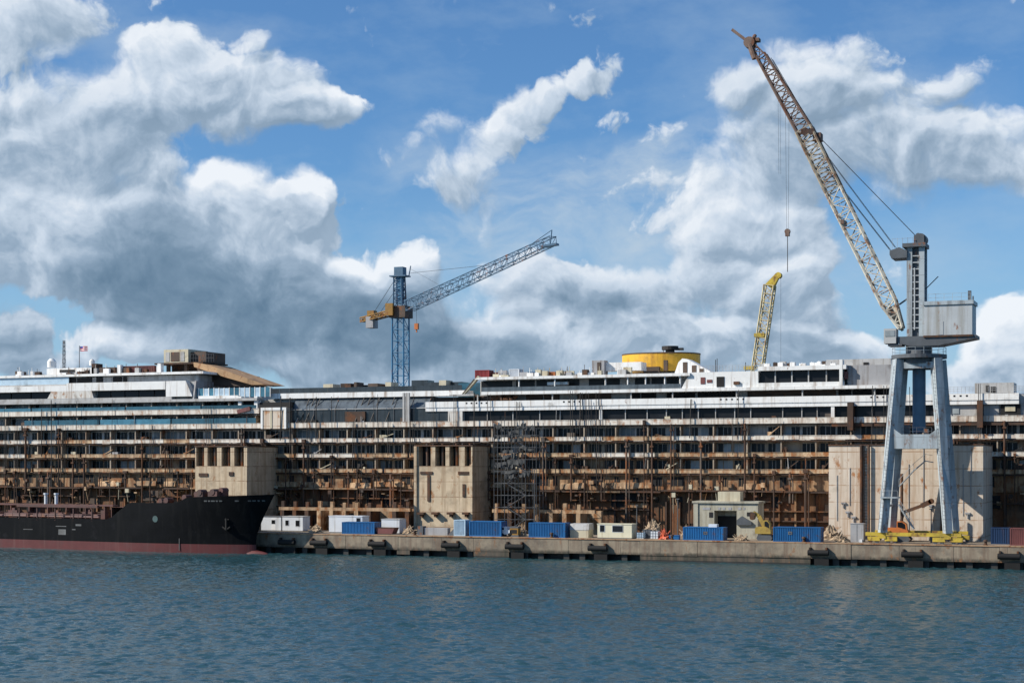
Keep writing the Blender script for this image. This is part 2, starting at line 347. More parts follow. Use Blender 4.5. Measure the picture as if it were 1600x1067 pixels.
M = dict(
 white=mat('white paint', (.80,.80,.775), .45, streak=.35, streakcol=(.28,.19,.12), rust=.06, grime=.10, grimecol=(.25,.23,.2), var=.08),
 whiterust=mat('rusting white paint', (.66,.64,.59), .5, streak=.5, streakcol=(.26,.15,.08), rust=.30, rustcol=(.30,.13,.04), grime=.2, grimecol=(.2,.17,.14), var=.12),
 band=mat('parapet paint', (.74,.69,.60), .5, rust=.26, rustcol=(.30,.125,.035), streak=.5, streakcol=(.22,.11,.05), grime=.2, grimecol=(.12,.09,.07), var=.15, vscale=.3),
 bandrust=mat('rusted parapet paint', (.54,.395,.245), .6, rust=.46, rustcol=(.28,.11,.03), streak=.6, streakcol=(.16,.08,.035), grime=.3, grimecol=(.08,.055,.04), var=.2, vscale=.3),
 cabin=mat('cabin wall', (.52,.49,.45), .7, streak=.4, streakcol=(.2,.16,.12), grime=.2, var=.15),
 cabinlow=mat('stained lower cabin wall', (.37,.265,.17), .75, streak=.6, streakcol=(.13,.075,.04), rust=.35, grime=.4, grimecol=(.05,.035,.025), var=.25),
 cabinrust=mat('stained cabin wall', (.41,.345,.265), .7, streak=.55, streakcol=(.15,.09,.05), rust=.25, grime=.3, var=.2),
 hull=mat('stripped hull', (.19,.098,.046), .75, rust=.55, rustcol=(.15,.06,.022), streak=.65, streakcol=(.05,.028,.016), grime=.45, grimecol=(.035,.024,.018), var=.35, vscale=.25, bump=.4),
 hullstrip=mat('hull strip', (.43,.27,.145), .7, rust=.5, rustcol=(.20,.085,.03), streak=.6, streakcol=(.10,.05,.025), grime=.42, grimecol=(.06,.04,.028), var=.3, vscale=.35),
 tan=mat('tan steel', (.48,.325,.19), .7, rust=.45, rustcol=(.24,.10,.03), streak=.5, streakcol=(.14,.075,.035), grime=.3, grimecol=(.07,.05,.035), var=.25, rand=.35),
 rust=mat('rusted steel', (.062,.036,.024), .8, rust=.45, rustcol=(.11,.048,.02), var=.35, vscale=1.2, bump=.3, rand=.3),
 darkrust=mat('dark rusted steel', (.055,.034,.024), .8, rust=.4, rustcol=(.11,.045,.018), var=.4, rand=.4),
 chain=mat('grey brown steel', (.085,.068,.055), .7, rust=.45, var=.3, rand=.5),
 cable=mat('dark wire rope', (.035,.032,.03), .6, metal=.3),
 cream=mat('cream sponson plate', (.55,.44,.30), .6, seams=((2, 2.6, .06), (0, 2.7, .035)), streak=.55, streakcol=(.32,.22,.13), rust=.2, rustcol=(.26,.11,.03), grime=.34, grimecol=(.24,.185,.125), var=.14),
 paleplate=mat('pale sponson plate', (.63,.54,.435), .6, seams=((2, 2.55, .075), (0, 7.1, .04), (0, 1.42, .012)), seamcol=(.34,.2,.11), streak=.5, streakcol=(.40,.27,.17), rust=.17, rustcol=(.34,.15,.05), grime=.12, grimecol=(.36,.30,.22), var=.07),
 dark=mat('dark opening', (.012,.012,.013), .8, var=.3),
 glass=mat('dark glass', (.009,.010,.012), .35, spec=.25, var=.4, rand=.6),
 glassgrey=mat('grey glass', (.10,.12,.135), .25, spec=.6, var=.25, vscale=.9, streak=.4, streakcol=(.04,.045,.05), grime=.3, grimecol=(.03,.035,.04)),
 glassdark=mat('dim glass', (.035,.042,.048), .2, spec=.5, var=.4, vscale=.5, streak=.4, streakcol=(.02,.02,.02)),
 bluegl=mat('blue glass', (.045,.14,.20), .2, spec=.6, var=.3, vscale=1.0, rand=.5, grime=.2),
 paleblue=mat('pale blue glass', (.42,.55,.65), .3, var=.15, vscale=.8, grime=.15, grimecol=(.2,.25,.28)),
 curtainsheen=mat('curtain and reflection glass', (.24,.27,.28), .4, var=.3, rand=.4),  # pale tone covers curtains and bluish reflections painted into the panes
 greydeck=mat('deck', (.24,.235,.22), .8, var=.2, grime=.3),
 greypaint=mat('weathered grey paint', (.42,.42,.41), .6, streak=.4, streakcol=(.2,.17,.14), grime=.25, grimecol=(.15,.14,.13), var=.12),
 beige=mat('beige panel', (.52,.47,.34), .6, streak=.35, streakcol=(.28,.2,.12), var=.12, grime=.12),
 brownroof=mat('tan roof', (.40,.25,.13), .7, rust=.3, rustcol=(.22,.10,.04), grime=.25, grimecol=(.1,.06,.04), var=.2),
 brown=mat('brown panel', (.08,.055,.04), .7, var=.3, rust=.2),
 yellow=mat('funnel yellow', (.74,.40,.03), .5, streak=.4, streakcol=(.42,.2,.03), var=.1, grime=.12, grimecol=(.35,.2,.05), rust=.05),
 yelcrane=mat('crane yellow', (.52,.38,.045), .55, rust=.34, rustcol=(.17,.09,.03), grime=.42, grimecol=(.1,.08,.04), var=.2),
 yelboom=mat('boom yellow', (.55,.47,.27), .6, rust=.28, rustcol=(.22,.12,.05), var=.2, grime=.2),
 cranegrey=mat('crane grey blue', (.37,.42,.445), .5, seams=((2, 2.35, .03),), seamcol=(.17,.19,.2), streak=.5, streakcol=(.15,.145,.14), rust=.2, rustcol=(.16,.07,.03), grime=.15, grimecol=(.12,.13,.14), var=.1, vscale=.4),
 cranedark=mat('crane dark grey', (.085,.095,.105), .6, rust=.2, var=.25),
 housegrey=mat('machinery house grey', (.42,.445,.455), .55, streak=.5, streakcol=(.27,.26,.23), rust=.06, var=.08, seams=((0, 1.1, .015),), seamcol=(.3,.3,.29)),
 boomcream=mat('boom cream', (.60,.56,.46), .6, rust=.36, rustcol=(.21,.085,.03), grime=.2, var=.2, vscale=1),
 boomrust=mat('boom rust', (.17,.115,.09), .75, rust=.45, rustcol=(.12,.05,.026), var=.35, vscale=1),
 boommid=mat('boom worn', (.36,.31,.23), .7, rust=.45, rustcol=(.14,.065,.03), var=.3, vscale=1),
 towerblue=mat('tower crane blue', (.055,.19,.33), .5, rust=.15, grime=.2, var=.2),
 towergrey=mat('tower crane grey', (.075,.145,.22), .5, rust=.2, var=.2),
 amber=mat('amber steel', (.28,.15,.028), .55, rust=.3, grime=.3, var=.2),
 tankblack=mat('tanker black', (.005,.0055,.0065), .5, var=.3, grime=.06, grimecol=(.02,.02,.023), spec=.08, streak=.35, streakcol=(.014,.014,.014)),
 tankred=mat('boot topping red', (.095,.018,.018), .55, var=.2, grime=.3, grimecol=(.08,.03,.03), streak=.3, streakcol=(.12,.05,.045)),
 tankdeck=mat('tanker deck red', (.10,.047,.042), .65, var=.25, rust=.25, grime=.3, rand=.25),
 mark=mat('worn white mark', (.12,.125,.125), .6, var=.35, grime=.5),
 teal=mat('teal mark', (.05,.095,.095), .6, var=.2, grime=.2),
 concrete=mat('quay concrete', (.285,.235,.17), .85, var=.18, vscale=.3, streak=.5, streakcol=(.17,.12,.085), grime=.5, grimecol=(.10,.085,.07), rust=.16, rustcol=(.22,.11,.05), bump=.6, seams=((0, 6.3, .04),), seamcol=(.07,.06,.05), tide=True),
 wetconc=mat('wet concrete', (.03,.03,.028), .6, var=.3, grime=.3),
 coping=mat('rusty coping', (.34,.22,.13), .8, rust=.4, var=.25),
 rubber=mat('black rubber', (.008,.008,.008), .8, var=.3),
 contblue=mat('container blue', (.009,.105,.28), .5, streak=.35, streakcol=(.03,.08,.17), grime=.12, grimecol=(.03,.06,.10), var=.2, rand=.25, rust=.12, rustcol=(.10,.06,.05)),
 contnavy=mat('container navy', (.010,.036,.095), .6, streak=.3, var=.15),
 contmaroon=mat('container maroon', (.16,.055,.05), .6, streak=.4, streakcol=(.07,.03,.03), var=.2),
 contred=mat('container red', (.24,.03,.033), .55, var=.15, streak=.3),
 orange=mat('orange paint', (.50,.15,.035), .55, var=.25, rust=.3, grime=.25),
 digger=mat('digger yellow', (.36,.25,.05), .6, rust=.3, grime=.4, var=.25),
 redorange=mat('orange red plastic', (.55,.11,.05), .5, var=.2),
 cabinwhite=mat('site cabin white', (.62,.65,.68), .5, streak=.3, streakcol=(.35,.33,.3), var=.08),
 cabincream=mat('site cabin cream', (.66,.62,.46), .5, streak=.3, streakcol=(.4,.34,.22), var=.08),
 greybox=mat('grey steel', (.33,.33,.335), .6, streak=.3, var=.12, grime=.2),
 rubble=mat('rubble', (.36,.27,.18), .9, var=.4, vscale=2, bump=.6),
 net=mat('debris net', (.06,.062,.062), .9, var=.35, vscale=1.5),
 galv=mat('galvanised tube', (.10,.103,.107), .5, metal=.2, var=.25),
 redcloth=mat('red cloth', (.45,.04,.05), .8), bluecloth=mat('blue cloth', (.05,.08,.3), .8), whitecloth=mat('white cloth', (.7,.7,.7), .8),
)
def water_mat():
    m = bpy.data.materials.new('harbour water'); m.use_nodes = True
    T = NT(m.node_tree); bs = T.n['Principled BSDF']
    co = T.new('ShaderNodeTexCoord').outputs['Object']
    patch = T.noise(T.mapping(co, sc=(.6, 1, 1)), .022, 4, .55)
    c = T.mix(T.maprange(patch, .35, .65), (.017, .054, .066), (.023, .064, .074))
    T.put(bs.inputs['Base Color'], c)
    bs.inputs['Roughness'].default_value = .10; bs.inputs['IOR'].default_value = 1.33
    bs.inputs['Specular IOR Level'].default_value = WSPEC
    h = T.noise(T.mapping(co, sc=(.7, 1, 1), rot=(0, 0, .2)), 1.7, 4, .55)
    bu = T.new('ShaderNodeBump'); bu.inputs['Strength'].default_value = 1; bu.inputs['Distance'].default_value = WAVE
    T.put(bu.inputs['Height'], h); T.l.new(bu.outputs[0], bs.inputs['Normal'])
    return m
WSPEC, WAVE = .5, .13
# ---------------------------------------------------------------- the setting: water and quays
import numpy as np
def build_water():
    rg = np.random.default_rng(5)
    x0, x1, y0, y1, st = -262., 46., 92., 246., .30
    nx, ny = int((x1-x0)/st)+1, int((y1-y0)/st)+1
    gx, gy = np.meshgrid(np.linspace(x0, x1, nx), np.linspace(y0, y1, ny))
    h = np.zeros_like(gx)
    for i in range(80):
        lam = .7 * (2.1/.7) ** rg.random()**1.3; k = 2*math.pi/lam
        th = math.radians(-78) + rg.normal(0, .55)
        a = .0042 * lam
        h += a*np.sin(k*(gx*math.cos(th)+gy*math.sin(th)) + rg.random()*6.283)
    gust = np.zeros_like(gx)
    for i in range(8):
        lam = rg.uniform(25, 90); th = rg.uniform(0, 6.283); gust += np.sin(2*math.pi/lam*(gx*math.cos(th)+gy*math.sin(th))+rg.random()*6)
    h *= 1 + .05*gust
    h = h + .35*h*np.abs(h)/max(1e-6, h.std())*.35
    e = np.minimum(np.minimum(gx-x0, x1-gx), np.minimum(gy-y0, y1-gy)); h *= np.clip(e/3., 0, 1)
    co = np.stack([gx, gy, h], -1).reshape(-1, 3)
    idx = np.arange(nx*ny).reshape(ny, nx)
    f = np.stack([idx[:-1, :-1], idx[:-1, 1:], idx[1:, 1:], idx[1:, :-1]], -1).reshape(-1, 4)
    B = 5000.
    ring = np.array([(-B, -B, 0), (B, -B, 0), (B, 2*B, 0), (-B, 2*B, 0), (x0, y0, 0), (x1, y0, 0), (x1, y1, 0), (x0, y1, 0)])
    o = nx*ny
    fr = np.array([(o, o+1, o+5, o+4), (o+1, o+2, o+6, o+5), (o+2, o+3, o+7, o+6), (o+3, o, o+4, o+7)])
    co = np.concatenate([co, ring]); f = np.concatenate([f, fr])
    me = bpy.data.meshes.new('water'); me.vertices.add(len(co)); me.vertices.foreach_set('co', co.ravel())
    me.loops.add(f.size); me.loops.foreach_set('vertex_index', f.ravel().astype(np.int32))
    me.polygons.add(len(f)); me.polygons.foreach_set('loop_start', np.arange(0, f.size, 4, dtype=np.int32))
    me.update(calc_edges=True); me.polygons.foreach_set('use_smooth', np.ones(len(f), dtype=bool)); me.materials.append(water_mat())
    ob = bpy.data.objects.new('water', me); COL.objects.link(ob); tag(ob, kind='structure')
build_water()
QL, QR, QB = X(385, QF), 12.0, 254.0
mb = MB()
mb.box(QL, QR, QF + .02, QB, 1.02, QZ)                                         # deck slab
for a, b in [(385, 470), (470, 540), (540, 622), (622, 690), (690, 740), (740, 797), (797, 888), (888, 1000), (1000, 1090), (1090, 1180), (1180, 1267), (1267, 1330), (1330, 1405), (1405, 1490), (1490, 1562), (1562, 1660), (1660, 1740)]:
    mb.box(X(a, QF) + .03, X(b, QF) - .03, QF - random.uniform(.0, .09), QF + .4, 1.0 - random.uniform(0, .1), QZ - .16)
for a, b in [(740, 795), (1000, 1266), (620, 640)]:
    mb.box(X(a, QF), X(b, QF), QF + .03, QF + 3, .25, 1.1)
q = mb.build('quay', M['concrete']); tag(q, kind='structure')
mb = MB(); mb.box(QL, QR, QF + 1.6, QB - .5, -2, 1.0)
x = QL + 1
while x < QR:
    mb.box(x, x + .9, QF + .35, QF + 1.6, -2, .98); x += random.choice((2.6, 3.4, 4.2))
mb.box(X(1000, QF), X(1266, QF), QF + .06, QF + 1.5, -2, .24); mb.box(X(740, QF), X(795, QF), QF + .06, QF + 1.5, -2, .24)
mb.build('quay_footing', M['wetconc']); tag(bpy.data.objects['quay_footing'], kind='structure')
mb = MB(); mb.box(QL, QR, QF - .12, QF + .3, QZ - .15, QZ + .03)
tag(mb.build('kerb_strip', M['coping']), kind='structure')
mb = MB(); mb.box(-330, 60, 306, 345, -2, QZ)
tag(mb.build('far_quay', M['concrete']), kind='structure')
# fenders hung on the quay face
FEN = [(447, 'black rubber fender low on the quay just ahead of the tanker bow'), (497, 'black rubber fender under the two white site cabins'),
       (588, 'black rubber fender below the small blue container nearest the tanker'), (703, 'black rubber fender below the notched middle sponson'),
       (803, 'black rubber fender between the second and third blue containers'), (933, 'black rubber fender below the cream site cabin'),
       (1278, 'black rubber fender below the blue container beside the portal crane'), (1425, 'black rubber fender below the portal crane legs'), (1576, 'black rubber fender below the navy and maroon containers')]
for px, lab in FEN:
    x = X(px, QF - .7)
    t = thing('quay_fender', lab, 'fender', (x, QF - .1, 1.9), 'rubber fenders along the quay')
    mb = MB(); mb.tube((x-1.5, QF-.5, 1.85), (x+1.5, QF-.5, 1.85), .42, 14); mb.tube((x-1.53, QF-.5, 1.85), (x+1.53, QF-.5, 1.85), .2, 10); mb.build('drum', M['rubber'], t)
    for s in (-1, 1):
        MB().box(x+s*1.2-.12, x+s*1.2+.12, QF-.75, QF, 2.28, 2.6).build('bracket', M['darkrust'], t)
    mb = MB(); mb.box(x-.6, x+1.5, QF-.4, QF+.2, -.3, .95); mb.build('shadow_block', M['rubber'], t)  # black block that also stands for the shadow under the drum
# bollards
for i, (px, lab) in enumerate([(648, 'iron bollard at the quay edge left of the second blue container'), (862, 'rusty iron bollard at the quay edge before the third blue container'), (1050, 'iron bollard at the quay edge left of the long blue container'), (1256, 'iron bollard at the quay edge in front of the last blue container'), (1540, 'iron bollard at the quay edge before the navy container')]):
    x = X(px, QF + .6)
    t = thing('mooring_bollard', lab, 'bollard', (x, QF + .6, QZ), 'iron bollards along the quay edge')
    MB().disc((x, QF+.6), .34, .34, QZ, QZ+.12, 14).disc((x, QF+.6), .2, .2, QZ+.12, QZ+.55, 14).build('post', M['rust'], t)
    MB().disc((x, QF+.6), .34, .34, QZ+.552, QZ+.8, 14, 0, .7).build('cap', M['rust'], t)
# ---------------------------------------------------------------- the half-dismantled cruise liner
R = random.Random(11)
XW, XE = X(0) - 20, X(1600) + 14
XL, XM = X(405), X(665)
zD, zC, zB, zA, zA2 = 13.5, 16.25, 19.0, 21.76, 24.5
ship = thing('cruise_liner', 'huge rust streaked white cruise liner being dismantled behind the quay', 'cruise ship', (X(800), Y0, 0))
# hull and the core of the superstructure
MB().box(XW, XE, Y0+.95, Y0+33, -2, 10.3).build('hull', M['hull'], ship)
MB().box(XW, XE, Y0+.75, Y0+32.9, 10.32, 12.93).build('hull_strake', M['hullstrip'], ship)
MB().box(XW, XE, Y0+1.85, Y0+32, 12.95, 15.6).build('cabin_wall', M['cabinlow'], ship)
MB().box(XW, XE, Y0+1.85, Y0+32, 15.61, 18.4).build('cabin_wall', M['cabinrust'], ship)
MB().box(XW, XE, Y0+1.85, Y0+32, 18.41, 21.2).build('cabin_wall', M['cabin'], ship)
MB().box(XW, XL, Y0+1.85, Y0+32, 21.2, 26.6).build('cabin_wall', M['cabin'], ship)
MB().box(XL, XM, Y0+3.2, Y0+32, 21.2, 26.75).build('deck_house', M['greypaint'], ship)
MB().box(XM, XE, Y0+.75, Y0+32, 21.2, 25.6).build('deck_house', M['greypaint'], ship)
# balcony decks, parapets, dividers and cabin windows
rows = [(zD, XW, XE), (zC, XW, XE), (zB, XW, XE), (zA, XW, XE), (zA2, XW, XL)]
for zz, a, b in rows:
    MB().box(a, b, Y0+.13, Y0+1.9, zz-.62, zz-.42).build('balcony_deck', M['darkrust'] if zz < 20 else M['brown'], ship)
par = []
par_rust = []
blockers = {zB: [(X(1296, 256), X(1600))], }
for zz, a, b in rows:
    x = b
    while x > a:
        w = R.uniform(5.5, 13)
        if R.random() < (.10 if zz < 20 else .04): w2 = .4
        else: w2 = .07
        h = .31 if zz < 20.5 else .43
        m = MB().box(x-w, x-w2, Y0-R.uniform(0, .05), Y0+.12, zz-h, zz+h)
        m.box(x-w, x-w2, Y0-.07, Y0+.2, zz+h, zz+h+.07)
        (par_rust if (zz < 15 or (zz < 18 and R.random() < .75) or (zz < 20 and R.random() < .2)) else par).append((x, m)); x -= w
par.sort(key=lambda q: -q[0]); par_rust.sort(key=lambda q: -q[0])
for x, m in par: m.build('balcony_parapet', M['band'], ship)
for x, m in par_rust: m.build('balcony_parapet', M['bandrust'], ship)
div, win = [], []
levels = [(zD+.4, zC-.6, XW, XE), (zC+.4, zB-.6, XW, XE), (zB+.4, zA-.6, XW, XE), (zA+.4, zA2-.6, XW, XL), (zA2+.4, 26.5, XW, XL)]
for li, (z0, z1, a, b) in enumerate(levels):
    x = b - 1.0; k = 0
    while x > a + 3:
        zf = z0 - .8                       # deck level
        if k % 2 == 0 and R.random() < .93:
            div.append((x, MB().box(x-.1, x+.1, Y0+.3, Y0+1.84, zf, z1)))
        flip = k % 2
        w = MB()
        if R.random() < .93:
            y = Y0 + 1.85
            kind = 0 if R.random() < .72 else 1
            xw0 = x - (1.55 if flip else 2.45); dw = R.choice((1.2, 1.35, 1.5))
            w.box(xw0, xw0+dw, y-.05, y, zf+.62, zf+2.2, kind)                      # window pane
            w.box(xw0+dw*.5-.03, xw0+dw*.5+.03, y-.08, y, zf+.6, zf+2.22, 2)
            w.box(xw0-.06, xw0+dw+.06, y-.09, y, zf+.5, zf+.6, 2)
            xd0 = x - (2.5 if flip else 1.15)
            w.box(xd0, xd0+.8, y-.06, y, zf+.06, zf+2.25, 0 if R.random() < .85 else 1)      # balcony door
            w.box(xd0-.07, xd0-.005, y-.09, y, zf+.02, zf+2.3, 2)
            win.append((x, w))
        x -= 2.72 if not flip else 2.95; k += 1
div.sort(key=lambda q: -q[0]); win.sort(key=lambda q: -q[0])
many('balcony_divider', [m for _, m in div], M['cabinrust'], ship)
many('cabin_window', [m for _, m in win], [M['glass'], M['curtainsheen'], M['cabin']], ship)
for i in range(50):
    x = R.uniform(XW, XE); z0 = R.choice((zD, zC, zB, zA)) + .47
    MB().tube((x, Y0-.02, z0), (x+R.uniform(-.15, .15), Y0+.05, z0+1.72), R.choice((.03, .05, .07)), 5).build('balcony_prop', M[R.choice(('cable', 'darkrust', 'chain', 'greypaint'))], ship)
for i in range(100):
    x = R.uniform(XW, XE); z0 = R.choice((zD, zD, zC, zC, zB, zA)) + .47; w = R.uniform(.3, 1.6)
    m = MB().box(x, x+w, Y0+.3, Y0+R.uniform(.6, 1.6), z0-.9, z0+R.uniform(.0, .8))
    if R.random() < .5: m.beam((x, Y0+.2, z0-.2), (x+w+R.uniform(-1, 1.5), Y0+.2, z0+R.uniform(.3, 1.4)), .08, .12)
    m.build('balcony_clutter', M[R.choice(('darkrust', 'brown', 'tan', 'cable', 'chain', 'rust', 'greybox', 'beige'))], ship)
# blue glass balustrades of the two upper decks on the left
for zz in (zA, zA2):
    x = XL - .5
    while x > XW:
        w = R.uniform(9, 22)
        if R.random() < .88: MB().box(max(x-w, XW), x-.3, Y0+.14, Y0+.19, zz+.46, zz+(1.5 if zz == zA else 1.15)).build('balustrade_glass', M['bluegl'], ship)
        x -= w
# lower hull: ledges, brackets, openings, pipes
x = XE
led = []
while x > XW:
    w = R.uniform(3, 9)
    if R.random() < .82:
        zz = 10.15 + R.uniform(-.12, .15)
        led.append(MB().box(x-w, x-.15, Y0-.35-R.uniform(0, .35), Y0+.94, zz-.14, zz+.14))
    x -= w
for m in led: m.build('hull_ledge', M['tan' if R.random() < .3 else 'darkrust'], ship)
plates = []
for i in range(30):
    x = R.uniform(XW, XE); w = R.uniform(2, 6)
    z0 = R.uniform(10.4, 10.7)
    plates.append((x, MB().prism_x([(Y0+.3, z0), (Y0+.74, z0), (Y0+.74, z0+.95), (Y0+.42, z0+R.uniform(.75, .9))], x, x+w)))
plates.sort(key=lambda q: -q[0])
for _, m in plates: m.build('hull_plate', M['tan'], ship)
br = []
for i in range(100):
    x = R.uniform(XW, XE); z = R.choice((10.0, 9.6, 9.2, 8.6)) + R.uniform(-.3, .3); w = R.uniform(.25, .9); h = R.uniform(.3, 1.1); d = R.uniform(.4, 1.5)
    m = MB().prism_x([(Y0+.94, z-h), (Y0+.94-d, z-h*.25), (Y0+.94-d, z), (Y0+.94, z+.1)], x, x+w)
    br.append((x, m))
br.sort(key=lambda q: -q[0])
for i, (_, m) in enumerate(br): m.build('hull_bracket', M[('tan', 'rust', 'tan', 'chain')[i % 4]], ship)
op = []
for i in range(62):
    x = XE - (i + R.uniform(-.25, .25)) * (XE - XW) / 62
    w = R.choice((.8, 1.1, 1.8, 2.2)); z0 = 11.05 + R.uniform(-.1, .1); h = R.choice((1.5, 1.6, 1.3))
    m = MB().box(x, x+w, Y0+.70, Y0+.76, z0, z0+h, 0)
    m.box(x-.07, x, Y0+.66, Y0+.77, z0-.06, z0+h+.06, 1); m.box(x+w, x+w+.07, Y0+.66, Y0+.77, z0-.06, z0+h+.06, 1); m.box(x+w*.5-.03, x+w*.5+.03, Y0+.67, Y0+.71, z0, z0+h, 1)
    op.append(m)
for i in range(34):
    x = R.uniform(XW, XE); w = R.choice((.9, 1.4, 2.2)); z0 = R.choice((7.4, 7.6, 4.4)); h = R.choice((1.9, 2.3))
    op.append(MB().box(x, x+w, Y0+.9, Y0+.96, z0, z0+h, 0).box(x-.1, x, Y0+.86, Y0+.97, z0-.05, z0+h, 1))
for m in op: m.build('hull_opening', [M['dark'], M['hullstrip']], ship)
pipes = []
for i in range(78):
    x = XE - (i + R.uniform(-.4, .4)) * (XE - XW) / 78
    zt = R.choice((13.4, 13.1, 12.9, 16.0, 18.7, 21.4)); zb = R.choice((9.2, 8.4, 7.2, 5.0, 3.2)); r = R.choice((.09, .13, .17, .22))
    m = MB().tube((x, Y0-.42, zb), (x, Y0-.42, zt), r, 7)
    m.box(x-r*1.7, x+r*1.7, Y0-.75, Y0-.1, zt-1.2, zt-.9)
    if R.random() < .6: m.box(x-r*2, x+r*2, Y0-.7, Y0-.1, zt-.1, zt+R.uniform(.2, .7))
    if R.random() < .5: m.tube((x+.5, Y0-.42, zb), (x+.5, Y0-.42, zt-.4), r*.6, 6)
    pipes.append((x, m))
pipes.sort(key=lambda q: -q[0])
for i, (_, m) in enumerate(pipes): m.build('hull_pipe', M[('rust', 'darkrust', 'chain', 'darkrust', 'rust')[i % 5]], ship)
cab = []
for i in range(62):
    x = R.uniform(XW, XE); zt = R.choice((27.2, 26.9, 25.5, 22.3)); zb = R.choice((13.5, 16.2, 12.6, 19.0, 10.2))
    m = MB().tube((x+R.uniform(-.25, .25), Y0-.3-R.uniform(0, .35), zt), (x, Y0-.45, zb), R.choice((.04, .06, .09)), 5)
    if R.random() < .6: m.tube((x+.35, Y0-.3, zt), (x+.35, Y0-.45, zb+R.uniform(-2, 2)), .04, 5)
    cab.append(m)
for m in cab: m.build('hanging_cable', M['cable'], ship)
# stringers, ribs and cut-away panels on the stripped lower side
x = XE
st = []
while x > XW:
    w = R.uniform(4, 14)
    for zz in (8.55, 7.0, 5.4):
        if R.random() < .55: st.append(MB().box(x-w, x-.2, Y0+.35-R.uniform(0, .3), Y0+.94, zz-.09, zz+.09))
    x -= w
for m in st[:100]: m.build('hull_stringer', M[R.choice(('darkrust', 'rust', 'darkrust', 'hull'))], ship)
for i in range(70):
    x = XE - (i + R.uniform(-.3, .3))*(XE-XW)/70
    MB().box(x, x+R.uniform(.15, .35), Y0+.5, Y0+.93, R.choice((-1, 3, 4.5)), R.choice((9.9, 9.9, 8.4))).build('hull_rib', M[R.choice(('darkrust', 'rust', 'hullstrip', 'darkrust'))], ship)
for i in range(90):
    x = R.uniform(XW, XE); z = R.uniform(2.5, 8.8); d = R.uniform(.02, .3)
    MB().box(x, x+R.uniform(.8, 4.5), Y0+.9-d, Y0+.94, z, min(9.9, z+R.uniform(.5, 2.2))).build('hull_panel', M[R.choice(('darkrust', 'dark', 'hullstrip', 'brown', 'hull', 'darkrust', 'tan'))], ship)
for i in range(60):
    x = R.uniform(XW, XE); z = R.uniform(8.9, 11.4)
    m = MB().box(x, x+R.uniform(.3, .9), Y0-R.uniform(.3, .9), Y0-.1, z, z+R.uniform(.3, .9))
    m.tube((x+.2, Y0-.4, z), (x+R.uniform(-.6, .8), Y0-.3, z-R.uniform(.8, 3.2)), .05, 5)
    m.build('lifting_gear', M[R.choice(('tan', 'rust', 'chain', 'darkrust', 'beige'))], ship)
# bracket girder along the waterline
for a, b in ((437, 642), (770, 930)):
    xa, xb = X(a, 260), X(b, 260)
    g = MB().box(xa, xb, 259.7, 260.5, 6.55, 7.1).box(xa, xb, 263.2, 264.2, -2, 6.9)
    g = g.build('bracket_girder', M['tan'], ship)
    x = xa + .4
    while x < xb - .8:
        if R.random() < .94:
            m = MB().box(x, x+.75, 259.5, 263.2, -2, 6.54).box(x+.08, x+.68, 259.75, 260.4, 7.11, 7.9 + R.uniform(0, .35))
            m.build('post', M['rust' if R.random() < .5 else 'tan'], g)
        if R.random() < .75:
            MB().box(x+1.0, x+1.0+R.uniform(.8, 1.4), 261.2+R.uniform(-.6, .9), 262.0+R.uniform(.2, 1), 3.4, R.uniform(4.6, 6.3)).build('web_plate', M['darkrust' if R.random() < .55 else 'tan'], g)
        x += 2.45
# sponsons
def sponson(p0, p1, Y, ytop, ynotch, notches, m, label):
    xa, xb = X(p0, Y), X(p1, Y); pm = (p0+p1)/2
    zt, zn = Z(ytop, pm, Y), Z(ynotch, pm, Y)
    s = MB(); s.box(xa, xb, Y, Y0+.9, -2, zn)
    s.box(xa, xb, Y+2.2, Y0+.9, zn, zt)
    edges = [xa] + [v for n in notches for v in (X(n[0], Y), X(n[1], Y))] + [xb]
    for i in range(0, len(edges), 2): s.box(edges[i], edges[i+1], Y, Y+2.2, zn, zt)
    s = tag(s.build('sponson', M[m], ship), label)
    for n in notches:
        a, b = X(n[0], Y), X(n[1], Y)
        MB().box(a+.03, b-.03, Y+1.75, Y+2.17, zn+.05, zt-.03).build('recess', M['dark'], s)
        MB().tube(((a+b)/2+.1, Y+.8, zn), ((a+b)/2+.1, Y+.8, zt+.4), .22, 8).build('strand', M['chain'], s)
    MB().box(xa-.1, xb+.1, Y-.12, Y0+.8, zt, zt+.22).build('top_beam', M['rust'], s)
    return s, xa, xb, zt, zn
s, xa, xb, zt, zn = sponson(305, 386, 258, 698, 728, [(306.5, 319), (324, 339), (346, 360), (366, 381)], 'cream', 'cream steel sponson with four notches behind the tanker bow')
MB().box(xb-.9, xb+.05, 257.85, 258, -2, zn).build('edge_plate', M['cream'], s)
MB().box(X(311, 258), X(325, 258), 257.86, 258, Z(744, 318, 258), Z(739, 318, 258)).build('slot', M['rust'], s)
MB().box(X(358, 258), X(365, 258), 257.86, 258, Z(743, 360, 258), Z(737, 360, 258)).build('slot', M['darkrust'], s)
Y = 260.7
s, xa, xb, zt, zn = sponson(648, 738, Y, 697, 728, [(654, 673), (680, 696), (702, 717), (726, 736)], 'cream', 'cream steel sponson with four notches in the middle of the hull')
MB().box(xa-.05, xa+.45, Y-.25, Y, -2, zt).build('edge_plate', M['cream'], s)
MB().box(xb-.4, xb+.1, Y-.25, Y, -2, zn+.3).build('edge_plate', M['cream'], s)
for a, b, c, d in ((657, 676, 736.5, 740.5), (716, 733, 736.5, 741), (668, 672, 742, 783), (723, 727, 756, 776)):
    MB().box(X(a, Y), X(b, Y), Y-.14, Y, Z(d, (a+b)/2, Y), Z(c, (a+b)/2, Y)).build('slot', M['rust'], s)
